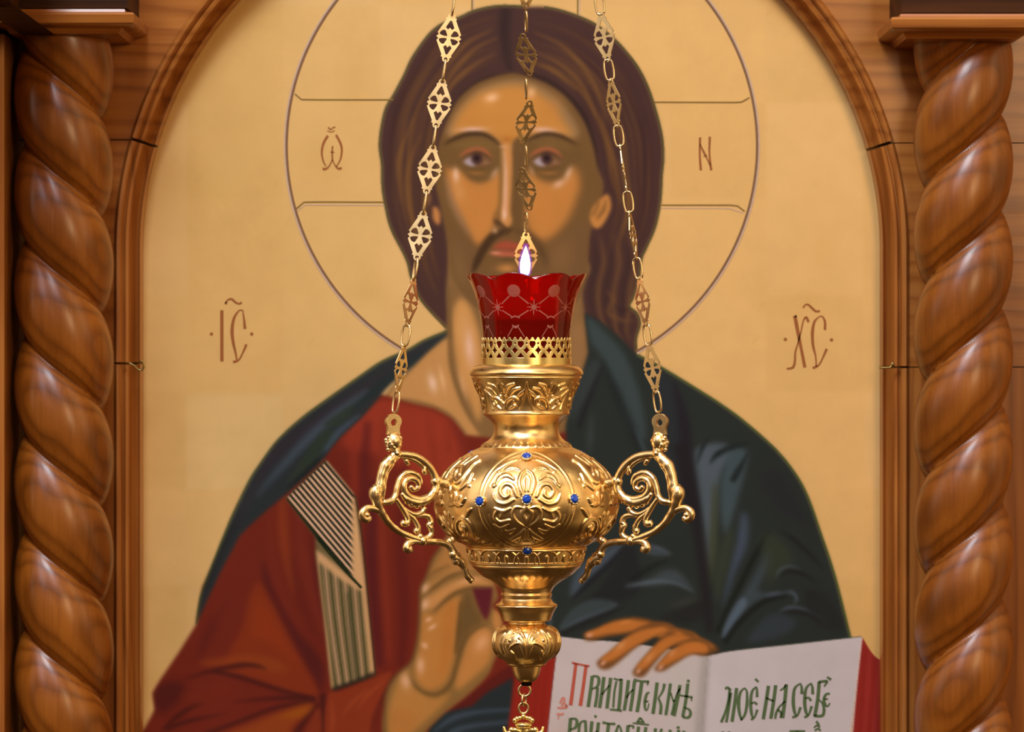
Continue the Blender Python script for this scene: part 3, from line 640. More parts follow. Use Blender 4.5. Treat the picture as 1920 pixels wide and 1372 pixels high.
    fill(g((440, 640), (500, 640), (540, 900), (400, 990), (200, 1000), (300, 860)), (32, 32, 34), 12, .7, Mn)
    fill(g((440, 885), (560, 855), (680, 790), (770, 800), (860, 920), (760, 870), (620, 880)), (66, 74, 78), 8, .8, Mn)
    stroke(g((435, 890), (560, 868), (680, 858), (780, 880), (870, 925)), (92, 102, 112), [2, 6, 5, 4, 1], 4, .8, Mn)
    stroke(g((470, 850), (580, 780), (710, 720)), (28, 30, 28), [8, 10, 2], 6, .8, Mn)
    fill(g((570, 640), (640, 640), (720, 690), (660, 700), (580, 690)), (66, 74, 80), 7, .8, Mn); stroke(g((540, 630), (640, 650), (730, 690)), (84, 92, 102), [2, 4, 1], 4, .7, Mn)
    fill(g((30, 1150), (100, 1040), (230, 970), (330, 975), (392, 1003), (280, 1050), (130, 1110)), (58, 68, 70), 7, .85, Mn)
    stroke(g((30, 1160), (160, 1100), (300, 1045), (392, 1004)), (78, 88, 98), [3, 6, 5, 1], 4, .8, Mn)
    stroke(g((40, 1190), (180, 1120), (330, 1060), (440, 1010)), (30, 30, 30), [10, 12, 10, 4], 6, .7, Mn)
    fill(g((640, 1090), (760, 1030), (900, 960), (940, 980), (930, 1060), (840, 1120), (720, 1110)), (36, 34, 32), 10, .7, Mn); fill(g((700, 1010), (830, 960), (910, 960), (800, 1010)), (62, 60, 52), 8, .6, Mn)
    stroke([(1034, 1120), (1030, 1180), (1022, 1210)], (66, 80, 86), [6, 9, 6], 6, .7, Mn)
    stroke(mr_out, (56, 76, 26), 3, 2, .85)
    # mantle showing under the raised hand
    fill([(962, 1270), (913, 1298), (885, 1323), (833, 1335), (806, 1362), (780, 1440), (960, 1440)], (38, 44, 46), 3, sm=False, reg=4, save='m3')
    for pts in ([(812, 1372), (850, 1346), (900, 1334), (960, 1330)], [(820, 1392), (870, 1364), (960, 1352)]):
        stroke(pts, (60, 72, 84), [4, 12, 8, 6], 7, .8, 'm3')
    # --- raised hand
    h_ = lambda *p: [(700+x/3.897, 1020+y/3.897) for x, y in p]
    hand = h_((560, -60), (500, 10), (430, 110), (388, 230), (345, 320), (338, 440), (330, 620), (308, 760), (270, 865), (170, 955), (108, 1050), (82, 1180), (84, 1400), (330, 1420), (400, 1350), (520, 1235), (680, 1110), (830, 965), (880, 865), (920, 760),
              (950, 640), (930, 520), (872, 455), (912, 390), (895, 310), (860, 200), (800, 60), (760, -60))
    for fp in ([(828, 1040), (846, 985), (872, 930), (898, 888), (912, 884), (916, 900), (900, 950), (880, 1010), (866, 1050)], [(868, 1040), (886, 990), (914, 930), (938, 900), (950, 904), (948, 924), (926, 975), (906, 1030), (890, 1070)]):
        fill(fp, (124, 88, 46), 3, reg=6, save='fing'); fill([(x+1+(x-885)*-.08, y+4) for x, y in fp], (182, 122, 64), 7, .8, 'fing')
    fill(hand, (132, 96, 50), 4, reg=6, save='hand')
    H = 'hand'
    fill(h_((560, -40), (500, 60), (430, 180), (400, 250), (560, 180), (700, 130), (700, -40)), (172, 116, 60), 8, .9, H)
    fill(h_((370, 320), (480, 240), (600, 170), (720, 160), (740, 190), (600, 210), (470, 290), (380, 370)), (188, 128, 68), 8, .95, H)
    fill(h_((360, 420), (480, 330), (620, 260), (760, 235), (860, 280), (880, 310), (720, 310), (600, 350), (500, 430), (440, 480), (370, 470)), (196, 134, 74), 8, .95, H)
    blob(*h_((700, 265))[0], 34, 7, (214, 158, 110), .6, -12, H)
    fill(h_((360, 500), (440, 510), (520, 430), (600, 380), (650, 400), (620, 560), (600, 760), (570, 900), (520, 1020), (420, 1070), (330, 1020), (300, 920), (335, 760)), (184, 120, 56), 10, .95, H)
    fill(h_((520, 480), (600, 420), (590, 640), (560, 860), (480, 980), (500, 700)), (176, 106, 44), 12, .6, H)
    fill(h_((640, 420), (700, 340), (740, 440), (800, 570), (720, 620), (660, 720), (620, 840), (630, 600)), (98, 72, 38), 10, .8, H)
    fill(h_((700, 690), (790, 610), (860, 640), (870, 760), (840, 870), (760, 950), (620, 1060), (600, 1000), (640, 860)), (188, 124, 62), 9, .95, H)
    blob(*h_((790, 720))[0], 17, 26, (216, 158, 108), .8, 30, H)
    fill(h_((890, 470), (930, 520), (940, 600), (900, 640), (870, 560)), (186, 124, 64), 6, .9, H)
    fill(h_((190, 970), (260, 920), (300, 1040), (430, 1120), (560, 1090), (480, 1200), (360, 1310), (240, 1400), (120, 1400), (120, 1180)), (178, 120, 58), 11, .95, H)
    fill(h_((140, 1200), (260, 1200), (320, 1260), (260, 1400), (130, 1400)), (176, 110, 50), 14, .6, H)
    for pts, w in ((((345, 390), (450, 310), (560, 235), (700, 190)), [3, 6, 6, 3]), (((440, 490), (540, 400), (620, 350), (740, 318), (880, 315)), [3, 7, 7, 5, 2]), (((255, 940), (310, 1040), (400, 1095), (490, 1090), (570, 1010), (610, 880), (660, 720), (740, 625), (830, 585)), [2, 4, 5, 5, 6, 6, 5, 5, 3]),
                   (((640, 420), (625, 620), (600, 800)), [4, 9, 4]), (((390, 240), (470, 190), (560, 150)), [2, 4, 2])):
        stroke(h_(*pts), (92, 66, 32), w, 4, .8, H)
    for x, y, rx, ry, r in ((375, 320, 6, 9, 30), (378, 440, 6, 10, 20), (430, 605, 8, 4, -35), (405, 550, 6, 4, -30), (375, 740, 6, 5, 40), (345, 885, 7, 14, 0), (235, 1000, 8, 13, -10)):
        blob(*h_((x, y))[0], rx*1.7, ry*1.7, (222, 172, 136), .7, r, H)
    fill(h_((722, 322), (872, 316), (866, 400), (850, 500), (826, 560), (790, 510), (752, 420)), (90, 30, 36), 3, 1, sm=False, reg=3)
    stroke(h_((500, 10), (430, 110), (388, 230), (345, 320), (338, 440), (330, 620), (308, 760), (270, 865), (170, 955), (108, 1050), (82, 1180), (84, 1400)), (96, 70, 36), 4, 4, .7)
    # --- open book
    fill([(1050, 1196), (980, 1215), (966, 1272), (950, 1380), (946, 1440), (1030, 1440)], (140, 36, 24), 2.5, sm=False, reg=7, save='cover')
    for k in range(5): stroke([(1030-k*14, 1210), (1018-k*14, 1320), (1010-k*14, 1440)], (120, 26, 20), 4, 4, .5, 'cover')
    pageL = np.vstack([cr([(1047, 1193), (1110, 1200), (1158, 1203), (1240, 1214), (1326, 1229)]), [(1312, 1440), (1018, 1440)]])
    fill(pageL, (190, 176, 172), 2, sm=False, reg=7, save='page')
    pageR = np.vstack([cr([(1326, 1229), (1379, 1219), (1498, 1206), (1615, 1193)]), [(1605, 1286), (1595, 1372), (1590, 1440), (1312, 1440)]])
    fill(pageR, (194, 182, 182), 2, sm=False, reg=7, save='page')
    stroke([(1322, 1226), (1316, 1300), (1306, 1440)], (150, 142, 134), [10, 16, 16], 10, .7, 'page'); stroke([(1329, 1232), (1322, 1320), (1314, 1440)], (120, 112, 104), 3, 3, .5, 'page')
    blob(1060, 1380, 60, 50, (182, 158, 150), .6, 0, 'page'); blob(1280, 1300, 40, 90, (186, 180, 168), .5, 0, 'page')
    fill(np.vstack([cr([(1616, 1193), (1636, 1225), (1655, 1240), (1690, 1258)]), [(1690, 1440), (1590, 1440), (1605, 1290)]]), (142, 40, 32), 2, sm=False, reg=7, save='edge')
    for k in range(6): stroke([(1622+k*9, 1215+k*7), (1616+k*9, 1320), (1606+k*9, 1440)], (158, 60, 54) if k % 2 else (118, 28, 20), 3, 3, .6, 'edge')
    stroke([(1616, 1194), (1606, 1286), (1592, 1440)], (210, 196, 190), 3, 2, .8); stroke([(1048, 1194), (1038, 1260), (1020, 1440)], (120, 60, 56), 2.5, 2, .7)
    stroke([(1340, 1226), (1379, 1219), (1498, 1206), (1615, 1193)], (50, 60, 40), 2, 2, .6)
    # --- hand resting on the book
    b_ = lambda *p: [(940+x/5.053, 1140+y/5.053) for x, y in p]
    fb = (b_((1240, 92), (1420, 120), (1560, 140), (1680, 190), (1820, 230), (1900, 290), (2000, 340), (2060, 395), (1960, 440), (1880, 445), (1780, 400), (1600, 330), (1400, 250), (1200, 200)),
          b_((775, 250), (800, 228), (900, 190), (1000, 140), (1100, 105), (1240, 90), (1420, 122), (1400, 200), (1200, 245), (1000, 275), (870, 308), (795, 300)),
          b_((905, 525), (925, 490), (1050, 390), (1200, 250), (1330, 170), (1450, 140), (1570, 142), (1640, 190), (1500, 245), (1400, 300), (1260, 385), (1150, 480), (1030, 570), (945, 576)),
          b_((1245, 615), (1260, 575), (1380, 430), (1500, 290), (1600, 215), (1720, 205), (1850, 255), (1800, 300), (1690, 320), (1560, 405), (1450, 525), (1355, 640), (1280, 650)),
          b_((1450, 575), (1480, 535), (1600, 400), (1740, 305), (1880, 280), (1980, 340), (1960, 430), (1800, 440), (1650, 525), (1540, 592), (1475, 596)))
    for k, p in enumerate(fb):
        fill(p, (112, 70, 34), 3, reg=8, save='f%d' % k)
        c = np.mean(p, 0)
        fill([c+(np.array(q)-c)*(.93, .72)+(0, -2) for q in p], (186, 110, 46), 6, .95, 'f%d' % k)
    blob(*b_((1180, 130))[0], 20, 6, (200, 124, 58), .7, -10, 'f1'); blob(*b_((1130, 350))[0], 9, 18, (206, 140, 88), .75, 42, 'f2'); blob(*b_((1400, 470))[0], 8, 18, (206, 136, 84), .7, 40, 'f3'); blob(*b_((1620, 420))[0], 8, 14, (206, 138, 86), .7, 45, 'f4')
    blob(*b_((1500, 200))[0], 22, 8, (194, 116, 50), .6, -15, 'f2'); blob(*b_((1680, 240))[0], 16, 8, (194, 112, 46), .7, 15, 'f3'); blob(*b_((1800, 360))[0], 24, 10, (188, 108, 44), .7, 10, 'f4')
    for x, y, r in ((835, 255, -20), (965, 520, -40), (1300, 595, -45), (1510, 560, -40)):
        blob(*b_((x, y))[0], 10, 6, (206, 146, 112), .9, r)
    stroke(b_((1990, 330), (2060, 395), (1960, 440)), (80, 52, 30), 3, 3, .7)
# ---------------------------------------------------------------- the icon panel
paint_icon()
ICON_Y = 0.0
icon = M().box(P(190, 1460, 0)+Vector((0, .004, 0)), P(1730, -300, 0)+Vector((0, .03, 0))).build('painted_icon', WOOD_V)
tag(icon, 'tall arched icon panel of a haloed bearded man with an open book on gold ground', 'icon')
gx, gz = np.meshgrid(np.arange(PW)*PS+PX0, np.arange(PH)*PS+PY0)
lin = canvas/255.
lin = np.where(lin <= .04045, lin/12.92, ((lin+.055)/1.055)**2.4)
def painted_patch(rid, name, m, dy):
    fr = region[:-1, :-1] == rid
    js, is_ = np.nonzero(fr)
    idx = np.full((PH, PW), -1, np.int64)
    for a, b in ((0, 0), (0, 1), (1, 0), (1, 1)): idx[js+a, is_+b] = 0
    vj, vi = np.nonzero(idx == 0); idx[vj, vi] = np.arange(len(vj))
    co = np.stack([(gx[vj, vi]-960)*K*D, np.full(len(vj), dy), CZ+(686-gz[vj, vi])*K*D], 1)
    fc = np.stack([idx[js, is_], idx[js+1, is_], idx[js+1, is_+1], idx[js, is_+1]], 1)
    me = bpy.data.meshes.new(name)
    me.vertices.add(len(co)); me.vertices.foreach_set('co', co.ravel())
    me.loops.add(fc.size); me.loops.foreach_set('vertex_index', fc.ravel().astype(np.int32))
    me.polygons.add(len(fc)); me.polygons.foreach_set('loop_start', np.arange(0, fc.size, 4, dtype=np.int32))
    me.update(calc_edges=True); me.validate()
    at = me.color_attributes.new('paint', 'FLOAT_COLOR', 'POINT')
    at.data.foreach_set('color', np.concatenate([lin[vj, vi], np.ones((len(vj), 1))], 1).ravel())
    me.materials.append(m)
    o = bpy.data.objects.new(name, me); COL.objects.link(o); o.parent = icon
    return o
pp = {}
for rid, nm, lab in ((0, 'gold_ground', 'gold leaf ground'), (1, 'painted_hair', 'long brown painted hair'), (2, 'painted_face', 'painted face, beard and neck'), (3, 'painted_tunic', 'deep red painted tunic'),
                     (4, 'painted_mantle', 'dark green painted mantle'), (5, 'painted_stripe', 'cream band with dark lines on the tunic'), (6, 'painted_hand', 'painted raised hand'), (7, 'painted_book', 'painted open book with red edges'),
                     (8, 'painted_hand', 'painted hand resting on the book')):
    pp[rid] = painted_patch(rid, nm, GROUND if rid == 0 else PAINT, 0.0)
    pp[rid]['label'] = lab
LIFT = -.0004
def ribbon(m, pts, w, n=8, smooth=True):
    p, o = outline(pts, w, n) if smooth else outline(pts, w, 1)
    v = [];
    for a, b in zip(p, o):
        v += [P(*(a+b), 0)+Vector((0, LIFT, 0)), P(*(a-b), 0)+Vector((0, LIFT, 0))]
    return m.add(v, [(2*i, 2*i+1, 2*i+3, 2*i+2) for i in range(len(p)-1)], False)
def dot(m, x, y, r):
    v = [P(x+r*math.cos(a), y+r*math.sin(a), 0)+Vector((0, LIFT, 0)) for a in np.linspace(0, 2*PI, 12, endpoint=False)]
    return m.add(v, [tuple(range(12))], False)
def arc(cx, cy, r, a0, a1, n=120): return [(cx+r*math.cos(a), cy+r*math.sin(a)) for a in np.linspace(math.radians(a0), math.radians(a1), n)]
# halo: ring with a pale outer line, and the arms of its cross
HX, HY, HR = 978.5, 273.5, 441
ribbon(M(), arc(HX, HY, HR, 119.5, 421, 200), 4.6, 1).build('halo_ring', LINE, icon)['label'] = 'thin brown halo circle'
hl = M(); ribbon(hl, arc(HX, HY, HR+4, 119.5, 421, 200), 3, 1); hl.build('halo_edge', LILAC, icon)
for pts in ([(553, 176), (565, 186.5), (600, 187), (737, 187)], [(1226, 191.5), (1380, 192), (1391, 191), (1405, 183)], [(556, 391), (570, 379), (600, 378.5), (720, 379)], [(1240, 384.5), (1370, 384.5), (1383, 386), (1396, 396)], [(885, -160), (885, 20)], [(1084, -160), (1083, 29)]):
    ribbon(M(), pts, 2.8, smooth=False).build('halo_cross_line', OLIVE, icon)
for pts in ([(558, 395), (572, 384), (720, 384.5)], [(1240, 390), (1368, 390.5), (1393, 399)], [(888.5, -160), (888.5, 18)], [(1087, -160), (1087, 29)]):
    ribbon(M(), pts, 1.8, smooth=False).build('halo_cross_line', LILAC, icon)
# lettering of the ground
C5 = lambda *p: [(x/2.983, 460+y/2.983) for x, y in p]; C8 = lambda *p: [(1440+x/2.983, 460+y/2.983) for x, y in p]
C2 = lambda *p: [(480+x/2.983, y/2.983) for x, y in p]; C3 = lambda *p: [(960+x/2.983, y/2.983) for x, y in p]
m = M(); ribbon(m, C5((1241, 362), (1241, 648)), 6.2)
ribbon(m, C5((1370, 466), (1366, 420), (1358, 362)), [6, 4, 2]); ribbon(m, C5((1358, 362), (1335, 366), (1308, 410), (1298, 480), (1306, 550), (1318, 600), (1324, 640)), [2, 2.5, 5, 6.5, 5.5, 4, 3]); ribbon(m, C5((1304, 652), (1335, 640), (1358, 600), (1378, 553)), [5, 3, 3, 5])
ribbon(m, C5((1260, 324), (1275, 304), (1296, 300), (1316, 316), (1336, 326), (1352, 318)), [2.5, 3, 4, 4, 3, 4.5]); dot(m, *C5((1183, 495))[0], 3.2); dot(m, *C5((1408, 495))[0], 3.2); dot(m, *C5((1264, 322))[0], 2.6)
m.build('inscription', INK, icon)
m = M(); ribbon(m, C8((150, 394), (168, 490), (186, 580), (206, 682)), [7, 6.5, 5.5, 6]); ribbon(m, C8((226, 428), (214, 402), (198, 420), (182, 490), (166, 550), (152, 600), (150, 650), (138, 682), (104, 690)), [5, 4.5, 2.6, 2.6, 2.8, 3.6, 4.2, 4.6, 3])
ribbon(m, C8((318, 472), (318, 426), (302, 396), (280, 402)), [5, 4.5, 2.5, 2]); ribbon(m, C8((280, 402), (258, 430), (248, 490), (252, 560), (266, 620), (270, 678)), [2, 4.5, 6, 5, 3, 3]); ribbon(m, C8((250, 686), (284, 668), (306, 628), (328, 578)), [5, 3, 3, 5])
ribbon(m, C8((196, 350), (208, 332), (226, 332), (248, 352), (268, 368), (290, 366)), [3, 2.5, 3.5, 4.5, 4, 3.5]); dot(m, *C8((97, 525))[0], 3.2); dot(m, *C8((355, 528))[0], 3.2)
ribbon(m, C8((148, 400), (160, 392)), 4); m.build('inscription', INK, icon)
m = M(); ribbon(m, C2((402, 758), (378, 800), (368, 850), (376, 900), (392, 930)), [4.5, 4.5, 4, 3, 2]); ribbon(m, C2((372, 944), (390, 944), (408, 930), (426, 896)), [4.5, 4, 2.5, 2]); ribbon(m, C2((448, 754), (472, 800), (480, 840), (472, 890), (450, 932)), [4.5, 4.5, 4, 3, 2]); ribbon(m, C2((480, 940), (460, 942), (444, 926), (428, 896)), [4.5, 4, 2.5, 2])
ribbon(m, C2((428, 816), (426, 860), (428, 900)), 3.2); ribbon(m, C2((416, 850), (438, 852)), 1.6); ribbon(m, C2((404, 712), (418, 724), (430, 714), (444, 710)), [3, 2.5, 2, 2.5]); ribbon(m, C2((398, 730), (420, 738), (440, 730)), 1.6)
m.build('inscription', INK, icon)
m = M(); ribbon(m, C3((1052, 768), (1050, 860), (1056, 952)), [4.5, 3.6, 4.8]); ribbon(m, C3((1106, 764), (1104, 860), (1114, 952)), [4.5, 3.6, 4.8]); ribbon(m, C3((1052, 806), (1072, 850), (1086, 876), (1108, 926)), [2, 4.5, 3, 2]); ribbon(m, C3((1070, 876), (1090, 868)), 1.8)
m.build('inscription', INK, icon)
# writing on the book pages
B = lambda *p: [(940+x/5.053, 1140+y/5.053) for x, y in p]; R = lambda *p: [(1300+x/5.053, 1140+y/5.053) for x, y in p]
book = pp[7]
m = M()
for p, w in ((((706, 525), (682, 720), (656, 918)), [6.2, 6.2, 7]), (((802, 545), (776, 740), (748, 924)), [6.2, 6.2, 7]), (((668, 514), (745, 532), (834, 548)), [4, 3.4, 4])): ribbon(m, B(*p), w)
m.build('lettering', INK_RED, book)
m = M()
for p, w in ((((556, 900), (580, 850), (600, 870), (570, 930)), 4), (((530, 940), (580, 945), (620, 920)), 3.5), (((524, 1000), (560, 1005), (592, 996)), 4), (((545, 1020), (536, 1050)), 2.5), (((600, 900), (625, 930), (600, 950)), 3)): ribbon(m, B(*p), w)
m.build('ornament', INK_PALE, book)
m = M()
row1 = [(((862, 640), (844, 790), (822, 934)), 5.2), (((866, 640), (915, 650), (924, 690), (908, 740), (856, 766)), [2.5, 4, 5, 4, 2]), (((912, 752), (904, 840), (888, 936)), 4.6),
        (((972, 650), (952, 800), (930, 944)), 5.2), (((1036, 658), (1018, 800), (1000, 948)), 5.2), (((952, 820), (990, 770), (1026, 730)), 2.4),
        (((1136, 670), (1128, 800), (1112, 962)), 5.2), (((1090, 690), (1070, 800), (1060, 940)), 3.4), (((1064, 664), (1100, 676), (1144, 674)), 2.8), (((1028, 958), (1080, 962), (1142, 972)), 3.2),
        (((1204, 680), (1186, 830), (1164, 968)), 5), (((1262, 690), (1244, 830), (1222, 974)), 5), (((1186, 850), (1216, 800), (1250, 770)), 2.4), (((1330, 700), (1310, 840), (1286, 982)), 5.4), (((1252, 676), (1320, 690), (1400, 696)), [4, 3, 4]), (((1392, 694), (1384, 730)), 2.2),
        (((1404, 796), (1378, 812), (1360, 880), (1362, 950), (1382, 960), (1400, 900)), [2, 4, 4.6, 3.6, 2, 2]), (((1362, 884), (1394, 880)), 2.6),
        (((1476, 702), (1458, 850), (1436, 1000)), 5.2), (((1546, 714), (1530, 780), (1488, 850)), [4.6, 3.6, 2.5]), (((1488, 850), (1512, 920), (1506, 1004)), [3, 4.4, 4.8]),
        (((1602, 712), (1582, 860), (1558, 1012)), 4.6), (((1692, 726), (1668, 870), (1636, 1020)), 4.8), (((1604, 800), (1634, 880), (1668, 800), (1696, 760)), 2.6), (((1640, 870), (1630, 940), (1612, 1010)), 3.6),
        (((1766, 712), (1748, 870), (1718, 1028)), 4.8), (((1690, 822), (1750, 834), (1812, 842)), [2.4, 3, 3.4]), (((1736, 940), (1780, 960), (1792, 1000), (1770, 1034), (1716, 1032)), [2, 3.4, 4.6, 4, 3]), (((1804, 842), (1800, 880)), 2), (((1758, 684), (1784, 694)), 4),
        # second line
        (((656, 1040), (644, 1180), (630, 1330)), 5.2), (((660, 1042), (708, 1052), (716, 1090), (700, 1130), (652, 1150)), [2.5, 4, 5, 4, 2]), (((790, 1060), (740, 1110), (730, 1330)), [2, 4, 4.6]), (((796, 1062), (800, 1180), (790, 1330)), 4.4), (((740, 1200), (800, 1190)), 2.4),
        (((858, 1070), (846, 1200), (836, 1330)), 5), (((920, 1080), (908, 1200), (896, 1330)), 5), (((846, 1220), (910, 1160)), 2.4), (((880, 1018), (904, 1030)), 3.5), (((958, 1080), (1020, 1092), (1080, 1096)), [4, 3, 4]), (((1016, 1094), (1004, 1200), (992, 1330)), 5.2),
        (((1108, 1106), (1086, 1180), (1082, 1260), (1096, 1330)), [3, 4.4, 5, 3]), (((1112, 1106), (1136, 1160), (1136, 1260), (1110, 1330)), [3, 3, 3.4, 3]), (((1200, 1110), (1192, 1220), (1180, 1330)), 5), (((1200, 1112), (1250, 1116), (1246, 1140)), [3, 3, 2.4]),
        (((1316, 1036), (1284, 1082)), [3.6, 3]), (((1318, 1036), (1352, 1086)), [2.6, 3.4]), (((1244, 1086), (1320, 1094), (1400, 1104)), [2, 3, 2.4]), (((1296, 1072), (1340, 1076)), 2), (((1300, 1120), (1290, 1220), (1280, 1330)), 4.8), (((1370, 1124), (1356, 1220), (1344, 1330)), 4.8), (((1290, 1210), (1360, 1190)), 2.4),
        (((1460, 1136), (1450, 1330)), 4.6), (((1520, 1140), (1498, 1220), (1510, 1330)), [4, 4.6, 3]), (((1600, 1150), (1584, 1330)), 4.6), (((1660, 1128), (1690, 1130)), 3.4), (((1680, 1150), (1664, 1330)), 4.8), (((1730, 1160), (1716, 1330)), 4.8)]
wd = lambda w: [q*1.28 for q in w] if hasattr(w, '__len__') else w*1.28
for p, w in row1: ribbon(m, B(*p), wd(w))
m.build('lettering', INK_GREEN, book)
m = M()
row2 = [(((304, 768), (316, 752), (346, 758)), [3, 4, 3]), (((346, 758), (334, 860), (304, 980), (264, 1080)), [4.6, 3.8, 3.6, 4.4]), (((356, 800), (336, 940), (312, 1080)), 4), (((410, 754), (392, 900), (366, 1074)), 5),
        (((486, 752), (444, 800), (428, 900), (438, 1000), (458, 1058)), [2, 4, 5.4, 4.4, 2.6]), (((488, 752), (508, 800), (506, 920), (486, 1010), (448, 1062)), [2, 3.6, 4.6, 4, 3]),
        (((604, 842), (602, 770), (596, 742)), [4.4, 3.4, 2]), (((596, 742), (556, 790), (542, 900), (552, 1000), (564, 1040)), [2, 4, 5, 4.4, 2.6]), (((546, 1056), (580, 1030), (606, 960)), [3.6, 2.6, 4]), (((548, 902), (580, 892), (604, 912)), [2.4, 3, 4]), (((586, 668), (618, 698)), [4, 2.6]),
        (((712, 734), (690, 880), (662, 1050)), 5.2), (((780, 728), (760, 880), (734, 1046)), 5.2), (((690, 850), (720, 862), (760, 880)), 2.8),
        (((880, 720), (866, 880), (844, 1040)), 5.4), (((820, 778), (850, 760), (882, 722)), [2, 3, 2]), (((870, 880), (810, 940), (782, 1000), (776, 1048)), [2.4, 3, 4, 3]), (((800, 960), (830, 990), (822, 1040)), [3, 4, 2]),
        (((1028, 812), (1026, 750), (1014, 710)), [5, 4, 2]), (((1014, 710), (960, 760), (946, 880), (958, 980), (976, 1020)), [2, 4, 5.4, 4.6, 2.8]), (((936, 1032), (984, 1016), (1016, 936)), [4, 2.6, 4.4]),
        (((1130, 814), (1128, 750), (1116, 708)), [4.6, 4, 2]), (((1116, 708), (1068, 760), (1054, 880), (1066, 980), (1084, 1016)), [2, 4, 5.4, 4.6, 2.8]), (((1050, 1032), (1090, 1012), (1122, 926)), [4, 2.6, 4.4]), (((1060, 856), (1090, 846), (1116, 876)), [2.4, 3, 4]),
        (((1192, 696), (1178, 860), (1150, 1020)), 5.2), (((1186, 698), (1230, 692), (1266, 694), (1238, 742)), [3.4, 4, 4, 2]), (((1190, 866), (1222, 900), (1238, 960), (1220, 1016), (1140, 1020)), [2, 3, 4.6, 4.4, 3.6]),
        (((1294, 808), (1256, 816), (1236, 866), (1254, 918), (1276, 924), (1294, 896)), [3, 3.6, 4.6, 3.6, 2.6, 2]), (((1240, 862), (1276, 858)), 2.4), (((1266, 650), (1304, 676)), [3, 4]),
        (((1140, 1132), (1170, 1110), (1200, 1124)), [2, 3, 3.4]), (((1164, 1070), (1192, 1104)), [4.4, 2.6]), (((1150, 1160), (1180, 1140), (1206, 1160)), 3), (((910, 1166), (980, 1164), (1060, 1166)), 3.4), (((280, 1166), (276, 1330)), 4.6), (((340, 1166), (330, 1330)), 4.6), (((984, 1166), (976, 1330)), 4.8)]
for p, w in row2: ribbon(m, R(*p), wd(w))
m.build('lettering', INK_GREEN, book)
# ---------------------------------------------------------------- carved wooden frame of the icon
FY = -.045                      # front of the frame boards
AX, AY, AR = 959, 466, 700      # arch centre and inner radius as the photo shows them
frame = thing('wooden_arch', P(960, 1372, -.02), 'orange-brown wooden arched frame around the gold icon', 'frame')
def slab(m, poly, y0, y1):
    to3 = lambda x, y, t: (lambda p: (p.x, (y0+y1)/2+t, p.z))(P(x, y, y1))
    return m.prism(poly, [], to3, abs(y1-y0))
def arcpts(r, a0, a1, n): return [(AX+r*math.cos(a), AY-r*math.sin(a)) for a in np.linspace(math.radians(a0), math.radians(a1), n)]
RO = 738
jy = {-1: 262, 1: 268}
# upper board with the arch cut out of it
aL = math.degrees(math.asin((AY-261)/RO)); aR = math.degrees(math.asin((AY-267)/RO))
m = M(); slab(m, [(-500, 261), (-500, -440), (2420, -440), (2420, 267)]+arcpts(RO, aR, 180-aL, 70), .004, FY)
m.build('spandrel_board', WOOD_H, frame)['label'] = 'upper board with level grain cut by the arch'
# level-grained blocks, then upright stiles below them
for sd in (-1, 1):
    a = math.degrees(math.asin((AY-jy[sd]-1)/RO)); e = 681 if sd < 0 else 688
    arcs = arcpts(RO, 0, a, 20)
    xo = 2420
    pts = [(AX+RO, e-1), (xo, e-1), (xo, jy[1]+1)]+arcs[::-1]
    if sd < 0: pts = [(2*AX-x, y) for x, y in [(AX+RO, e-1), (xo, e-1), (xo, jy[-1]+1)]+arcs[::-1]][::-1]
    m = M(); slab(m, pts, .004, FY); m.build('side_block', WOOD_H, frame, fix=True)
    q = [(AX+RO, e+1), (xo, e+1), (xo, 1500), (AX+RO, 1500)]
    if sd < 0: q = [(2*AX-x, y) for x, y in q][::-1]
    m = M(); slab(m, q, .004, FY); m.build('stile', WOOD_V, frame, fix=True)
# moulding that follows the arch: profile (radius, depth)
prof = [(698, .004), (698.3, -.026), (699.5, -.029), (701, -.0275), (703, -.024), (707, -.022), (711, -.0245), (714, -.031), (716, -.039), (718, -.0455), (723, -.047), (726, -.0455), (727, -.0435), (728.5, -.0435), (730, -.048), (734, -.0515), (739, -.052), (743, -.049), (745, -.0445)]
def sweep(m, path):
    rows = []
    for (x, y, nx, ny) in path:
        row = []
        for r, d in prof:
            p = P(x+nx*(r-AR), y+ny*(r-AR), FY); row.append((p.x, d, p.z))
        rows.append(row)
    n = len(prof); v = [q for r in rows for q in r]
    return m.add(v, [(i*n+k, i*n+k+1, (i+1)*n+k+1, (i+1)*n+k) for i in range(len(rows)-1) for k in range(n-1)])
ar = lambda a0, a1, n: [(AX+AR*math.cos(a), AY-AR*math.sin(a), math.cos(a), -math.sin(a)) for a in np.linspace(math.radians(a0), math.radians(a1), n)]
sweep(M(), ar(aR+.2, 180-aL-.2, 120)).build('arch_moulding', WOOD_H, frame, auto=35, fix=True)
for sd in (-1, 1):
    e = 681 if sd < 0 else 688
    a = math.degrees(math.asin((AY-jy[sd]-1)/RO))-.1
    path = [(x if sd > 0 else 2*AX-x, y, nx if sd > 0 else -nx, ny) for x, y, nx, ny in ar(a, 0, 24)]+[(AX+sd*AR, AY+k*(e-2-AY)/4, sd, 0) for k in range(1, 5)]
    sweep(M(), path).build('side_moulding', WOOD_V, frame, auto=35, fix=True)
    sweep(M(), [(AX+sd*AR, e+2, sd, 0), (AX+sd*AR, 1000, sd, 0), (AX+sd*AR, 1500, sd, 0)]).build('side_moulding', WOOD_V, frame, auto=35, fix=True)
# dark back board of the screen, seen in the joints
wb = M().box((-.92, .032, CZ-.52), (.92, .05, CZ+.7)).build('wall_back', WOOD_DARK); struct(wb)

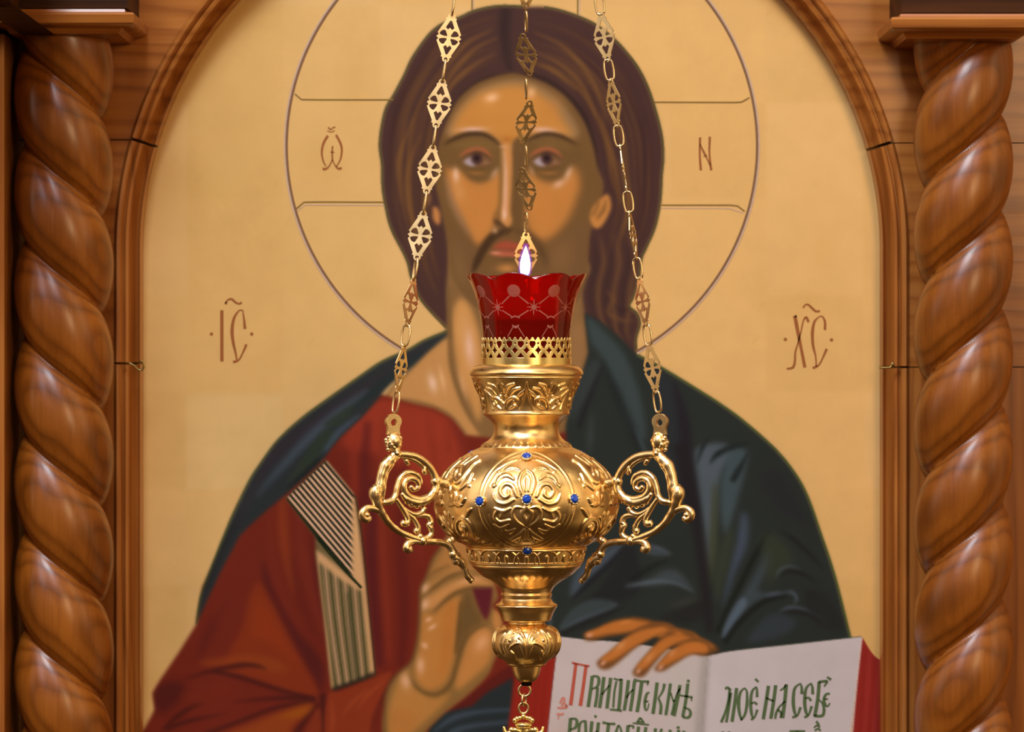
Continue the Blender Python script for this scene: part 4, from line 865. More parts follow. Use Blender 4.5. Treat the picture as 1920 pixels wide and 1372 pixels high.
# ---------------------------------------------------------------- twisted columns with their capitals
CY, CR = -.106, 93
def column(px, sgn, phase, wd, label):
    col = thing('twisted_column', P(px, 1500, CY), label, 'column')
    pitch, top, bot = 181., 40, 1500
    nz, na = 420, 96
    v = []
    for j in range(nz+1):
        y = top+(bot-top)*j/nz
        for k in range(na):
            a = 2*PI*k/na                     # a = 0 faces the room, grows to the right
            th = a if a <= PI else a-2*PI
            u = (y-phase-sgn*(pitch*th/(2*PI)+25*math.sin(th))-5)/pitch   # groove where u is a whole number
            w = abs(math.sin(PI*u))
            r = CR*(.69+.31*w**.55)
            if y < 78: r = r+(CR*.93-r)*min(1, (78-y)/24.)*.6
            p = P(px, y, CY); s = K*(D+CY)
            v.append((p.x+r*s*math.sin(a), CY-r*s*math.cos(a), p.z))
    f = [(j*na+k, (j+1)*na+k, (j+1)*na+(k+1) % na, j*na+(k+1) % na) for j in range(nz) for k in range(na)]
    sh = M().add(v, f).build('shaft', wd, col); sh['label'] = 'rope-carved shaft'
    return col
colL = column(120, 1, 330, WOOD_COL_L, 'rope-twisted wooden column at the left of the icon, winding down to the right')
colR = column(1806, -1, 637, WOOD_COL_R, 'rope-twisted wooden column at the right of the icon, winding up to the right')
def capital(col, x0, x1, yt, ret=0):
    """stepped moulding under a plain block; px outline at the front face"""
    FD = -.188
    prof = [(0, -.150), (0, -.172), (1, -.176), (6, -.177), (7, -.181), (9, -.186), (13, -.188), (18, -.1875), (28, -.1865), (32, -.184), (35, -.178), (36, -.173), (39, -.172), (42, -.170), (46, -.169), (46, -.165), (48, -.150)]
    m = M(); a, b = P(x0, 0, FD).x, P(x1, 0, FD).x
    rows = []
    for dy, d in prof:
        z = P(0, yt+dy, FD).z; ins = (d-FD)
        rows.append((d, z, ins))
    v = []
    for d, z, ins in rows: v += [(a+ins, FY, z), (a+ins, d, z), (b-ins, d, z), (b-ins, FY, z)]
    m.add(v, [(4*i+k, 4*i+k+1, 4*i+k+5, 4*i+k+4) for i in range(len(rows)-1) for k in range(3)]+[(0, 3, 2, 1), tuple(4*(len(rows)-1)+k for k in (0, 1, 2, 3))], False)
    o = m.build('capital', WOOD_H, col, fix=True, auto=30)
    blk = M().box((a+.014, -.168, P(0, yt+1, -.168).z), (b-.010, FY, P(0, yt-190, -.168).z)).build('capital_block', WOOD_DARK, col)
    # necking ring between shaft and capital
    s = K*(D+CY); p = P((x0+x1)/2, yt+50, CY)
    return o
capital(colL, -20, 252, 14)
capital(colR, 1670, 1945, 23)
# projecting side pier at the left edge, with its own cornice return
px = P(8, 0, -.16).x
ppx = P(35, 0, -.188).x
pier = M().box((px-.10, -.16, CZ-.52), (px, FY, P(0, 64, -.16).z)).build('wooden_pier', WOOD_V); tag(pier, 'plain wooden pier at the far left edge beside the left column', 'pier')
m = M(); z0 = P(0, 61, -.19).z
prof2 = [(0, -.03), (0, 0), (3, .001), (8, .004), (16, .012), (22, .014), (30, .010), (38, .004), (46, .0), (60, .0), (190, .0), (190, -.03)]
v = []
for dy, o in prof2:
    for yy in (FY, -.188-.0, -.46): v.append((ppx-o*1.2+.0, yy, z0+dy*K*(D-.19)))
m.add(v, [(3*i+k, 3*i+k+1, 3*i+k+4, 3*i+k+3) for i in range(len(prof2)-1) for k in range(2)], False)
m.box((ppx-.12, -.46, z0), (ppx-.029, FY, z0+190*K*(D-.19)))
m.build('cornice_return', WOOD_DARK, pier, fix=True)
# ---------------------------------------------------------------- hanging oil lamp
LY, LX = -.60, 987              # depth of the lamp axis; axis pixel
LS = K*(D+LY)                   # metres per photo pixel at the lamp
LP = lambda px, py: P(px, py, LY)
axx = LP(LX, 0).x
def zy(py): return LP(0, py).z
lamp = thing('hanging_oil_lamp', LP(LX, 930), 'ornate gilded hanging oil lamp with blue gems and three scrolled handles', 'lamp')

# relief painter: heights (px) on a cloth of u (px round the body) by photo rows
class Relief:
    def __init__(s, u0, u1, v0, v1, q=.75):
        s.u0, s.v0, s.q = u0, v0, q; s.h = np.zeros((int((v1-v0)/q)+1, int((u1-u0)/q)+1))
    def disc(s, x, y, r, h):
        q = s.q; i0, i1 = max(0, int((x-r-s.u0)/q)), min(s.h.shape[1], int((x+r-s.u0)/q)+2); j0, j1 = max(0, int((y-r-s.v0)/q)), min(s.h.shape[0], int((y+r-s.v0)/q)+2)
        if i1 <= i0 or j1 <= j0: return
        gx = np.arange(i0, i1)*q+s.u0-x; gy = np.arange(j0, j1)*q+s.v0-y
        d = (gx[None]**2+gy[:, None]**2)/(r*r)
        np.maximum(s.h[j0:j1, i0:i1], h*np.sqrt(np.clip(1-d, 0, 1)), out=s.h[j0:j1, i0:i1])
    def line(s, pts, w, h, n=10):
        p = cr(pts, n); L = np.concatenate([[0], np.cumsum(np.linalg.norm(np.diff(p, axis=0), axis=1))])
        k = max(3, int(L[-1]/.8)); t = np.linspace(0, L[-1], k)
        xs, ys = np.interp(t, L, p[:, 0]), np.interp(t, L, p[:, 1])
        ws = np.interp(t/L[-1], np.linspace(0, 1, len(w)), w) if hasattr(w, '__len__') else np.full(k, w)
        for x, y, r in zip(xs, ys, ws): s.disc(x, y, max(r, .8), h*min(1, .35+r/4))
    def leaf(s, x, y, ang, L, w, h, bend=0):
        a = math.radians(ang); pts = [(x+math.cos(a+bend*t)*L*t, y+math.sin(a+bend*t)*L*t) for t in (0, .33, .66, 1)]
        s.line(pts, [w*.4, w, w*.85, .6], h)
    def spiral(s, x, y, r, turns, start, sgn, w, h):
        pts = []
        for t in np.linspace(0, 1, int(14*turns)):
            a = math.radians(start)+sgn*2*PI*turns*t; rr = r*(1-.8*t); pts.append((x+rr*math.cos(a), y+rr*math.sin(a)))
        s.line(pts, [w, w, w*.8, w*.9, w*1.3], h, 3)
    def mirror(s, fn, *a, **k): pass
    def at(s, u, v):
        i = np.clip((u-s.u0)/s.q, 0, s.h.shape[1]-1.001); j = np.clip((v-s.v0)/s.q, 0, s.h.shape[0]-1.001)
        i0, j0 = i.astype(int), j.astype(int); a, b = i-i0, j-j0; h = s.h
        return h[j0, i0]*(1-a)*(1-b)+h[j0, i0+1]*a*(1-b)+h[j0+1, i0]*(1-a)*b+h[j0+1, i0+1]*a*b
def lathe(name, prof, m, parent, na=160, relief=None, period=None, rows=1.0, smooth=True, auto=None, curve=True):
    """prof: (row px, radius px) top to bottom; relief(u_angle, row) gives extra px of radius"""
    pr = cr(prof, 8) if curve else np.asarray(prof, float)
    d = np.concatenate([[0], np.cumsum(np.linalg.norm(np.diff(pr, axis=0), axis=1))])
    n = max(2, int(d[-1]/rows)); t = np.linspace(0, d[-1], n+1)
    if not relief and curve is False: ys, rs = pr[:, 0], pr[:, 1]; n = len(ys)-1
    else: ys, rs = np.interp(t, d, pr[:, 0]), np.interp(t, d, pr[:, 1])
    a = np.linspace(0, 2*PI, na, endpoint=False)
    A, Y = np.meshgrid(a, ys); Rr = np.repeat(rs[:, None], na, 1)
    if relief:
        h = relief(((A+PI) % (2*PI))-PI, Y); dy, dr = np.gradient(ys), np.gradient(rs); l = np.sqrt(dy*dy+dr*dr)+1e-9
        Rr = Rr+h*(dy/l)[:, None]; Y = Y-h*(dr/l)[:, None]
    X = axx+Rr*LS*np.sin(A); Yd = LY-Rr*LS*np.cos(A); Z = CZ+(686-Y)*LS
    co = np.stack([X, Yd, Z], -1).reshape(-1, 3)
    j, k = np.meshgrid(np.arange(n), np.arange(na), indexing='ij'); j, k = j.ravel(), k.ravel(); k2 = (k+1) % na
    fc = np.stack([j*na+k, (j+1)*na+k, (j+1)*na+k2, j*na+k2], 1)
    me = bpy.data.meshes.new(name); me.vertices.add(len(co)); me.vertices.foreach_set('co', co.ravel())
    me.loops.add(fc.size); me.loops.foreach_set('vertex_index', fc.ravel().astype(np.int32)); me.polygons.add(len(fc)); me.polygons.foreach_set('loop_start', np.arange(0, fc.size, 4, dtype=np.int32))
    me.update(calc_edges=True); me.polygons.foreach_set('use_smooth', [True]*len(fc))
    if auto: me.set_sharp_from_angle(angle=math.radians(auto))
    me.materials.append(m); o = bpy.data.objects.new(name, me); COL.objects.link(o); o.parent = parent; o.matrix_parent_inverse = Matrix.Translation(-parent.location)
    return o
# ---- relief of the bowl: repeats every 120 degrees; u = 172*angle
BR = 173.
bw = Relief(-190, 190, 820, 1062)
def both(f):
    for s_ in (1, -1): f(s_)
bw.line(arc(0, 933, 91, 0, 360, 60), 2.2, 2.2, 2); bw.line(arc(0, 933, 84, 0, 360, 60), 1.4, 1.5, 2)
bw.line(arc(0, 933, 76, 20, 160, 40), 1.6, 1.4, 2); bw.line(arc(0, 933, 76, 200, 340, 40), 1.4, 1.2, 2)
def med(s):
    m_ = lambda *p: [(s*x, y) for x, y in p]
    bw.line(m_((4, 946), (20, 944), (26, 956), (18, 970), (0, 982)), [2, 3, 3, 2.4, 2], 4)               # heart shield
    bw.line(m_((0, 944), (8, 956), (0, 974)), 5, 4)
    bw.line(m_((4, 984), (14, 996), (30, 1004)), [2, 5, 3], 5); bw.line(m_((3, 984), (8, 1000), (14, 1010)), [2, 4.6, 3], 5)
    bw.line(m_((22, 984), (34, 990), (44, 986)), [2, 4, 2], 4)
    bw.line(m_((8, 920), (14, 900), (10, 884), (0, 876)), [3, 4, 3, 2], 5); bw.line(m_((3, 914), (5, 896), (0, 886)), [2, 4, 3], 4)
    bw.line(m_((18, 924), (26, 906), (40, 902), (50, 914), (42, 926), (33, 922), (34, 914)), [3, 4.4, 4, 3.6, 3.4, 3, 3], 5.5)
    bw.line(m_((24, 894), (38, 886), (52, 892), (58, 904)), [2, 4.6, 4, 2], 5); bw.line(m_((14, 876), (28, 872), (40, 876)), [2, 4, 2], 4.4)
    bw.line(m_((24, 930), (40, 938), (56, 934), (64, 920)), [3, 4, 3.4, 2], 4.6); bw.line(m_((30, 946), (44, 952), (60, 946)), [2, 4.4, 2], 4.6)
    bw.line(m_((32, 968), (50, 972), (60, 962), (54, 950), (46, 954), (48, 962)), [3, 4, 3.6, 3.2, 3, 3], 5)
    bw.line(m_((34, 976), (50, 984), (62, 976)), [2, 4, 2], 4); bw.disc(s*62, 905, 4, 4); bw.disc(s*54, 880, 3.4, 4)
    bw.line(m_((20, 858), (40, 864), (60, 876)), [1.5, 3, 1.5], 3)
    # scroll work between the medallions, mirrored about 60 degrees
    bw.line(m_((104, 860), (118, 866), (132, 884), (146, 900), (160, 896), (164, 882), (154, 876), (148, 886)), [3, 5, 6, 6, 5, 4, 3.6, 3.6], 7)
    bw.line(m_((120, 852), (136, 858), (148, 868)), [2, 5, 3], 5); bw.line(m_((112, 884), (122, 900), (138, 914)), [2, 6, 3], 6); bw.line(m_((160, 856), (170, 864), (176, 880)), [2, 5, 3], 5)
    bw.disc(s*116, 906, 4.5, 5); bw.disc(s*108, 894, 3.6, 4); bw.disc(s*124, 870, 3.6, 5)
    for k in range(5): bw.leaf(s*150, 938, -90+s*(k-2)*50, 22, 7, 7)
    bw.disc(s*150, 938, 6, 8)
    bw.leaf(s*124, 930, 90-s*60, 22, 7, 6); bw.leaf(s*170, 920, -90, 16, 5, 5); bw.leaf(s*172, 956, 90, 18, 6, 5)
    bw.line(m_((108, 1000), (112, 980), (128, 966), (146, 970), (154, 986), (146, 1000), (132, 998), (128, 986), (136, 982)), [3, 4, 5.4, 5.4, 5, 4.6, 4.2, 3.8, 4], 7)
    bw.line(m_((108, 948), (118, 956), (124, 966)), [2, 6, 3], 5); bw.line(m_((158, 966), (168, 976), (174, 992)), [3, 6, 3], 6); bw.leaf(s*150, 1010, 20, 24, 5, 5); bw.leaf(s*112, 1008, -10, 20, 4.5, 4)
    bw.line(m_((164, 1002), (172, 1010), (178, 1020)), [2, 4.5, 2], 4); bw.leaf(s*96, 1012, 0, 22, 4, 4)
both(med)
def bowl_relief(A, Y):
    p = 2*PI/3; a = (A+p/2) % p-p/2
    rl = np.interp(Y, [833, 848, 862, 878, 896, 914, 934, 955, 974, 992, 1006, 1023], [78, 107, 128, 147, 161, 169, 173, 171, 166, 154, 139, 113])
    h = bw.at(a*(.3*BR+.7*rl), Y)
    fade = np.clip((Y-838)/8, 0, 1)*np.clip((1022-Y)/6, 0, 1)
    return h*fade*.55
bowl = lathe('bowl', [(833, 78), (838, 86), (848, 107), (862, 128), (878, 147), (896, 161), (914, 169), (934, 172.5), (955, 171.5), (974, 166), (992, 154), (1006, 139), (1016, 125), (1023, 113)], GOLD, lamp, 900, bowl_relief, rows=.9)
bowl['label'] = 'embossed round bowl'
# band of interlaced arcs below the bowl
bd = Relief(-20, 60, 1020, 1060)
for c in (-38, 0, 38, 76):
    bd.line(arc(c, 1050, 23, 180, 360, 20), 1.8, 2.4, 2); bd.leaf(c, 1049, -90, 14, 4.5, 2.4)
bd.line([(-20, 1027), (60, 1027)], 1.6, 2); bd.line([(-20, 1051), (60, 1051)], 1.6, 2)
def band_relief(A, Y): return bd.at((A*109.) % (109*2*PI/18), Y)
lathe('lower_band', [(1023, 112), (1025, 113.5), (1028, 112), (1040, 108.5), (1050, 106), (1054, 107), (1056, 105), (1058, 98)], GOLD, lamp, 720, band_relief, rows=.8, auto=50)
# stem: cone, waist, flared rings
rd = lambda A, Y: .9*np.maximum(0, np.sin(A*40))*np.exp(-((Y-1079)/5)**2)
lathe('stem', [(1056, 103), (1060, 103), (1066, 97), (1076, 86), (1088, 67), (1098, 54), (1105, 49), (1110, 47), (1114, 48.5), (1118, 47), (1122, 46.5), (1128, 51), (1132, 57), (1135, 58.5), (1138, 57), (1146, 52), (1156, 48), (1161, 46.5), (1163, 44), (1164, 36), (1168, 34.5)], GOLD, lamp, 240, rd, rows=.8, auto=50)
# knop with acanthus leaves
kn = Relief(-70, 70, 1160, 1250)
def kf(s):
    m_ = lambda *p: [(s*x, y) for x, y in p]
    for k in range(5):
        kn.line(m_((1.5, 1232), (3+k*2.2, 1210-k*2), (6+k*5.4, 1188+k*4.5), (9+k*6.2, 1186+k*6.5)), [1, 2.4, 2.8, 1.2], 3)
    for k in range(3): kn.line(m_((2, 1198-k*3), (8+k*4, 1186-k*5), (16+k*5, 1182-k*4)), [1, 2.8, 1.4], 3.4)
    kn.line(m_((34, 1178), (42, 1190), (44, 1208), (36, 1226)), [2, 4, 4, 2], 4); kn.line(m_((48, 1184), (54, 1200), (52, 1220)), [2, 3.4, 2], 3)
    kn.leaf(s*30, 1216, 70, 20, 4.5, 4); kn.disc(s*26, 1182, 3, 3); kn.disc(s*33, 1196, 2.6, 3)
both(kf)
def knop_relief(A, Y):
    p = 2*PI/3; a = (A+p/2) % p-p/2
    return kn.at(a*62, Y)*np.clip((Y-1170)/6, 0, 1)*np.clip((1240-Y)/8, 0, 1)*.8
lathe('knop', [(1166, 35), (1169, 36), (1173, 44), (1180, 54), (1190, 61), (1204, 63.5), (1217, 60), (1229, 52), (1238, 42), (1243, 37), (1246, 36), (1248, 31)], GOLD, lamp, 420, knop_relief, rows=.8, auto=55)
lathe('finial', [(1245, 33), (1247, 29), (1249, 28), (1256, 26.5), (1264, 24), (1270, 21), (1275, 17), (1278, 12), (1279, 9)], GOLD, lamp, 120, rows=.8, auto=50)
lathe('finial', [(1276, 10), (1284, 9.5), (1285, 4)], DARK, lamp, 40, rows=1)['label'] = 'dark plug painted as the shade in the finial socket'  # black plug whose colour stands for the shade in the finial's open end
# neck and flared cup
lathe('neck', [(770, 80), (773, 81), (776, 81), (779, 78), (785, 71), (792, 65), (800, 61.5), (808, 61), (815, 63), (822, 68), (828, 75), (832, 80), (835, 84), (838, 86)], GOLD, lamp, 360, lambda A, Y: 1.6*np.maximum(0, np.sin(A*36))*np.exp(-((Y-832)/3.4)**2), rows=.8, auto=50)
cu = Relief(-50, 50, 705, 775)
def cf(s):
    m_ = lambda *p: [(s*x, y) for x, y in p]
    cu.line(m_((0, 768), (6, 752), (20, 744), (30, 748), (28, 758), (20, 757), (22, 750)), [3, 3.6, 3.6, 3.2, 3, 2.6, 2.4], 5); cu.disc(s*6, 742, 3.2, 4.5); cu.disc(0, 756, 4, 5)
    cu.line(m_((8, 738), (14, 724), (26, 718)), [2, 4, 2], 4.5); cu.line(m_((16, 740), (24, 730), (36, 726)), [2, 3.6, 2], 4.2); cu.line(m_((30, 742), (38, 736), (44, 730)), [2, 3.2, 1.4], 3.6)
    cu.line(m_((34, 768), (40, 752), (46, 730), (48, 716)), [2, 2.6, 2.4, 1.2], 3.4); cu.line(m_((3, 734), (5, 722), (2, 716)), [1.6, 3, 1], 3.4); cu.leaf(s*10, 766, -s*0+(-30 if s > 0 else 210), 26, 3.4, 3.6)
both(cf)
def cup_relief(A, Y):
    p = PI/3; a = (A) % p-p/2
    return cu.at(a*92, Y)*np.clip((Y-711)/3, 0, 1)*np.clip((770-Y)/3, 0, 1)*.8
lathe('cup', [(683, 84), (684, 90), (687, 97), (692, 103), (697, 106), (700, 106.5), (703, 105.5), (705, 103), (708, 103.5), (712, 101.5), (722, 96), (734, 89.5), (746, 84.5), (758, 81), (768, 80), (771, 80)], GOLD, lamp, 720, cup_relief, rows=.8, auto=50)['label'] = 'flared embossed cup'
# pierced collar that holds the glass
def collar():
    NA, r0 = 24*44, 84.
    ys = np.arange(632, 684.01, .5); na = NA; a = np.linspace(0, 2*PI, na, endpoint=False)
    A, Y = np.meshgrid(a+PI/na, ys[:-1]+.25)
    p = 2*PI/24; u = ((A % p)-p/2)*r0            # -11 .. 11
    un = np.abs(u)-p*r0/2                          # distance from the seam between motifs (negative)
    hole = (u**2+((Y-644.5)*.9)**2 < 5.8**2) & (Y > 640.2)
    hole |= (np.abs(u) < 2.6) & (Y > 646) & (Y < 652.5)
    hole |= ((np.abs(un)/7.6)**.66+(np.abs(Y-657.0)/8.6)**.66 < 1)
    hole |= (np.abs(u)*1.30-(Y-661.5) < .2) & (np.abs(u) < 6.2) & (Y > 661.5) & (Y < 670.5)
    hole |= (un**2+(Y-644)**2 < 1.9**2)
    hole |= Y < 636.5-3.0*np.cos(u/11*PI*2)*1.0-1.2
    rr = r0+.0*ys
    n = len(ys)-1
    fcmask = ~hole
    j, k = np.nonzero(fcmask); k2 = (k+1) % na
    v = []
    for y in ys:
        rad = 83.5+1.2*(y-632)/50
        v.append(np.stack([axx+rad*LS*np.sin(a), LY-rad*LS*np.cos(a), np.full(na, zy(y))], 1))
    v = np.vstack(v); f = np.stack([j*na+k, (j+1)*na+k, (j+1)*na+k2, j*na+k2], 1)
    used = np.unique(f); mp = np.full(len(v), -1); mp[used] = np.arange(len(used))
    m = M(); m.v = v[used].tolist(); m.f = mp[f].tolist(); m.sm = [True]*len(f)
    o = m.build('collar', GOLD_BAND, lamp)
    sd = o.modifiers.new('thickness', 'SOLIDIFY'); sd.thickness = 2.0*LS; sd.offset = -1
    o['label'] = 'pierced gold collar around the glass'
collar()
# blue stones in claw settings on each medallion
def bowl_point(ang, py, out=0):
    pr = [(833, 78), (848, 107), (862, 128), (878, 147), (896, 161), (914, 169), (934, 172.5), (955, 171.5), (974, 166), (992, 154), (1006, 139), (1016, 125), (1023, 113), (1056, 105)]
    r = np.interp(py, [q[0] for q in pr], [q[1] for q in pr]); dr = (np.interp(py+3, [q[0] for q in pr], [q[1] for q in pr])-np.interp(py-3, [q[0] for q in pr], [q[1] for q in pr]))/6
    nrm = Vector((math.sin(ang), -math.cos(ang), dr)).normalized()
    return Vector((axx+r*LS*math.sin(ang), LY-r*LS*math.cos(ang), zy(py)))+nrm*out*LS, nrm
def gem(ang, py, r=8.5):
    c, n = bowl_point(ang, py, 3)
    t = n.cross(Vector((0, 0, 1))).normalized(); b = t.cross(n)
    m = M()
    for k in range(10):
        a = 2*PI*k/10; q = c+(t*math.cos(a)+b*math.sin(a))*(r+1)*LS
        m.ball(q+n*1.5*LS, 2.0*LS, 8, 6)
    m.tube([c+(t*math.cos(a)+b*math.sin(a))*(r+.6)*LS for a in np.linspace(0, 2*PI, 24, endpoint=False)], 2.0*LS, 8, True)
    st = m.build('gem_setting', GOLD_CAST, lamp)
    v = []; rings = ((r, 0), (r*.92, 2.6), (r*.62, 5.2), (r*.5, 5.6))
    for rr, hh in rings:
        for k in range(12):
            a = 2*PI*k/12; v.append(c+(t*math.cos(a)+b*math.sin(a))*rr*LS+n*hh*LS)
    f = [(j*12+k, j*12+(k+1) % 12, (j+1)*12+(k+1) % 12, (j+1)*12+k) for j in range(3) for k in range(12)]+[tuple(36+k for k in range(12))]
    M().add(v, f, False).build('gem', SAPPHIRE, st, fix=True)['label'] = 'faceted blue stone'
for k in range(3):
    o_ = k*2*PI/3
    for da, py in ((0, 930), (-.512, 934), (.522, 930), (0, 855), (.01, 1024)): gem(o_+da, py)
# ---- three cast handles: flat scroll work, drawn for the right one and turned about the axis
HC = math.cos(math.radians(30))
H6 = lambda *p: [(980+x/3.119, 660+y/3.119) for x, y in p]
def handle(ang):
    """ang: direction of the handle plane about the axis, 0 = to the photo's right"""
    er = Vector((math.cos(ang), math.sin(ang), 0)); nn = Vector((-math.sin(ang), math.cos(ang), 0))
    def h3(px, py, t=0): return Vector((axx, LY, zy(py)))+er*((px-988.5)/HC*LS)+nn*t*LS
    m = M()
    def tb(pts, w, n=7, wob=0, flat=.8):
        p = cr(pts, n); k = len(p)
        ws = np.interp(np.linspace(0, 1, k), np.linspace(0, 1, len(w)), w)
        if wob: ws = ws*(1+wob*.45*np.sin(np.arange(k)*.9))
        m.tube([h3(*q) for q in p], [x*LS*1.13 for x in ws], 10, flat=1)
    # figure-like outer bow from the head down
    tb(H6((780, 580), (800, 612), (836, 650), (858, 715), (868, 770), (892, 800), (884, 850), (862, 905), (826, 965), (770, 1020), (700, 1058), (628, 1084)), [7, 9, 9.5, 8, 8.5, 11, 9.5, 7, 6, 5.6, 5.4, 5.4], 8, .06)
    tb(H6((760, 592), (800, 640), (830, 700), (846, 770), (850, 850)), [4, 5, 4, 5, 3], 7, .2)
    # upper arc running into the large scroll
    tb(H6((770, 586), (720, 590), (660, 604), (600, 648), (556, 720), (552, 790), (590, 838), (650, 848), (706, 826), (732, 780), (722, 740), (690, 726), (656, 744), (652, 778), (680, 792), (694, 772)), [6, 6.4, 6.4, 6.6, 6.6, 6.8, 6.6, 6.2, 6, 5.8, 5.6, 5.2, 5, 4.6, 4.4, 5], 7, .05)
    tb(H6((740, 606), (690, 614), (640, 644), (600, 700)), [3, 4, 4, 2], 7); tb(H6((720, 620), (708, 640), (700, 636)), [4, 4, 2], 5); tb(H6((612, 660), (618, 690), (608, 706)), [4, 4, 2], 5)
    # shell fringe beneath the scroll
    for x, y in H6((560, 812), (578, 840), (600, 862), (628, 878), (660, 882), (690, 874), (712, 858)): m.ball(h3(x, y), 6.6*LS, 10, 7)
    tb(H6((556, 800), (600, 850), (655, 866), (712, 846), (744, 812)), [6, 8, 8, 7, 4], 7, .08)
    # second scroll stem
    tb(H6((636, 760), (644, 722), (672, 700), (710, 694), (748, 720), (768, 770), (778, 820), (800, 852), (846, 862)), [4, 4.6, 4.8, 5, 5.2, 5, 5.2, 6, 5], 7, .05)
    tb(H6((776, 840), (748, 884), (722, 930), (708, 962), (716, 986), (742, 982)), [4, 4.6, 4.8, 5, 5.4, 6], 7)
    tb(H6((744, 880), (712, 926), (676, 958), (654, 996), (650, 1024), (668, 1030)), [3.4, 4, 4.4, 4.6, 5, 5.4], 7); tb(H6((614, 896), (630, 922), (664, 934), (704, 918), (736, 890)), [5, 4.6, 4.4, 4.2, 3], 7)
    tb(H6((654, 944), (618, 940), (588, 952), (578, 984), (592, 996), (580, 1012), (574, 1042), (594, 1068), (628, 1078)), [3.6, 4.2, 4.6, 5.6, 4.2, 5.4, 4.6, 4.8, 5], 7)
    # outer curl
    tb(H6((790, 1010), (826, 956), (856, 916), (896, 896), (936, 892), (962, 912), (962, 942), (940, 956), (922, 944)), [4, 5.2, 5.6, 5.6, 5.8, 6, 6, 6, 5.6], 7); m.ball(h3(*H6((938, 930))[0]), 6.4*LS)
    # knot, lower curl and the tail that meets the bowl again
    m.ball(h3(*H6((624, 1086))[0]), 9*LS); m.ball(h3(*H6((640, 1060))[0]), 6*LS)
    tb(H6((640, 1090), (680, 1088), (708, 1100), (716, 1124), (702, 1138)), [5, 5.4, 6, 7, 7], 7); m.ball(h3(*H6((700, 1132))[0]), 7.6*LS)
    tb(H6((624, 1086), (570, 1092), (520, 1098), (476, 1116), (456, 1148), (438, 1186), (404, 1216), (386, 1250), (374, 1290), (348, 1322)), [6, 5.6, 5.4, 6, 6.6, 8.4, 8, 5.6, 5, 5.4], 7, .06)
    for x, y, r in ((452, 1168, 9), (434, 1206, 8.6), (424, 1176, 6), (348, 1322, 6.4), (470, 1092, 7)): m.ball(h3(*H6((x, y))[0]), r*LS)
    tb(H6((475, 1120), (468, 1096), (450, 1080)), [5, 6, 6], 5)
    # stubs that hold it to the bowl
    tb(H6((566, 744), (530, 752), (486, 760)), [8, 7, 8.5], 5); m.ball(h3(*H6((500, 758))[0]), 9*LS); m.ball(h3(*H6((540, 742))[0]), 9*LS)
    hd = m.build('handle', GOLD_CAST, lamp)
    # winged-child head above the bow and the eyelet
    q = M(); c = h3(*H6((784, 512))[0])
    q.ball(c, 15.6*LS, 20, 14, (.96, .96, 1.06)); q.ball(c+er*6*LS+Vector((0, 0, -5*LS)), 11.5*LS, 16, 10)
    q.ball(c+er*17*LS+Vector((0, 0, -2*LS)), 3*LS, 8, 6); q.ball(c+er*14*LS+Vector((0, 0, -9*LS)), 4*LS, 8, 6, (1, 1.4, .6)); q.ball(c+er*13*LS+Vector((0, 0, -15*LS)), 4.4*LS, 8, 6)
    for s_ in (-1, 1):
        q.ball(c+er*13*LS+nn*5*s_*LS+Vector((0, 0, 2*LS)), 2.6*LS, 8, 6); q.ball(c+er*10*LS+nn*8*s_*LS+Vector((0, 0, -6*LS)), 5*LS, 8, 6)
    for k in range(14):
        a = .4+k*.37; b2 = (k % 3-1)*.7
        q.ball(c+er*(-math.sin(a)*11+2)*LS+nn*math.sin(b2)*12*LS+Vector((0, 0, (math.cos(a)*12.5+1)*LS)), 4.4*LS, 10, 7)
    q.tube([h3(*p) for p in H6((780, 545), (776, 566), (776, 590))], [10*LS, 9*LS, 11*LS], 12)
    for s_ in (-1, 1): q.ball(h3(*H6((776, 580))[0], 6*s_), 6*LS, 8, 6)
    q.build('cherub_head', GOLD_CAST, hd)
    e = M(); cx, cy = H6((791, 398))[0]
    ol = [(cx+14*math.cos(a), cy+14*math.sin(a)) for a in np.linspace(math.radians(-215), math.radians(35), 24)]+[(cx+10.5, cy+13), (cx+10.5, cy+18), (cx+12, cy+24), (cx-12, cy+24), (cx-10.5, cy+18), (cx-10.5, cy+13)]
    hl_ = [(cx+5.5*math.cos(a), cy+2+6.5*math.sin(a)) for a in np.linspace(0, 2*PI, 16, endpoint=False)]
    e.prism([(x, -y) for x, y in ol][::-1], [[(x, -y) for x, y in hl_]], lambda x, y, t: h3(x, -y, t), 7)
    for o2 in e.v: pass
    ey = e.build('eyelet', GOLD_CAST, hd, fix=True)
    bv = ey.modifiers.new('soft_edge', 'BEVEL'); bv.width = 1.6*LS; bv.segments = 2; bv.limit_method = 'ANGLE'
    return h3(cx, cy+1)
# prism works in metres for thickness only through to3, so t is given in px there
HANG = {}
HANG['right'] = handle(math.radians(-30)); HANG['left'] = handle(math.radians(-150)); HANG['back'] = handle(math.radians(90))

# ---------------------------------------------------------------- red glass, oil, wick and flame
glass = thing('glass_cup', LP(LX, 682), 'ruby red cut-glass cup with scalloped rim set in the gold collar', 'glass')
GXC = 986.
def glass_r(y): return np.interp(y, [514, 522, 534, 548, 562, 580, 600, 620, 640, 684], [112, 109, 103.5, 97.5, 93, 89, 86, 83.5, 82, 79])
def glass_rim(a):
    b = (a*8/(2*PI)-.19) % 1
    return 527-13.5*abs(math.sin(PI*b))**.75, abs(math.sin(PI*b))
def glass_wall(off):
    na, nr = 192, 60; v = []
    for j in range(nr+1):
        for k in range(na):
            a = 2*PI*k/na; top, lb = glass_rim(a); y = 682-(682-top)*(j/nr)
            r = glass_r(y)-off+(3.2*lb-2.0)*max(0, min(1, (560-y)/40.))
            v.append((axx+(GXC-LX)*LS*0+r*LS*math.sin(a), LY-r*LS*math.cos(a), zy(y)))
    return v, na, nr
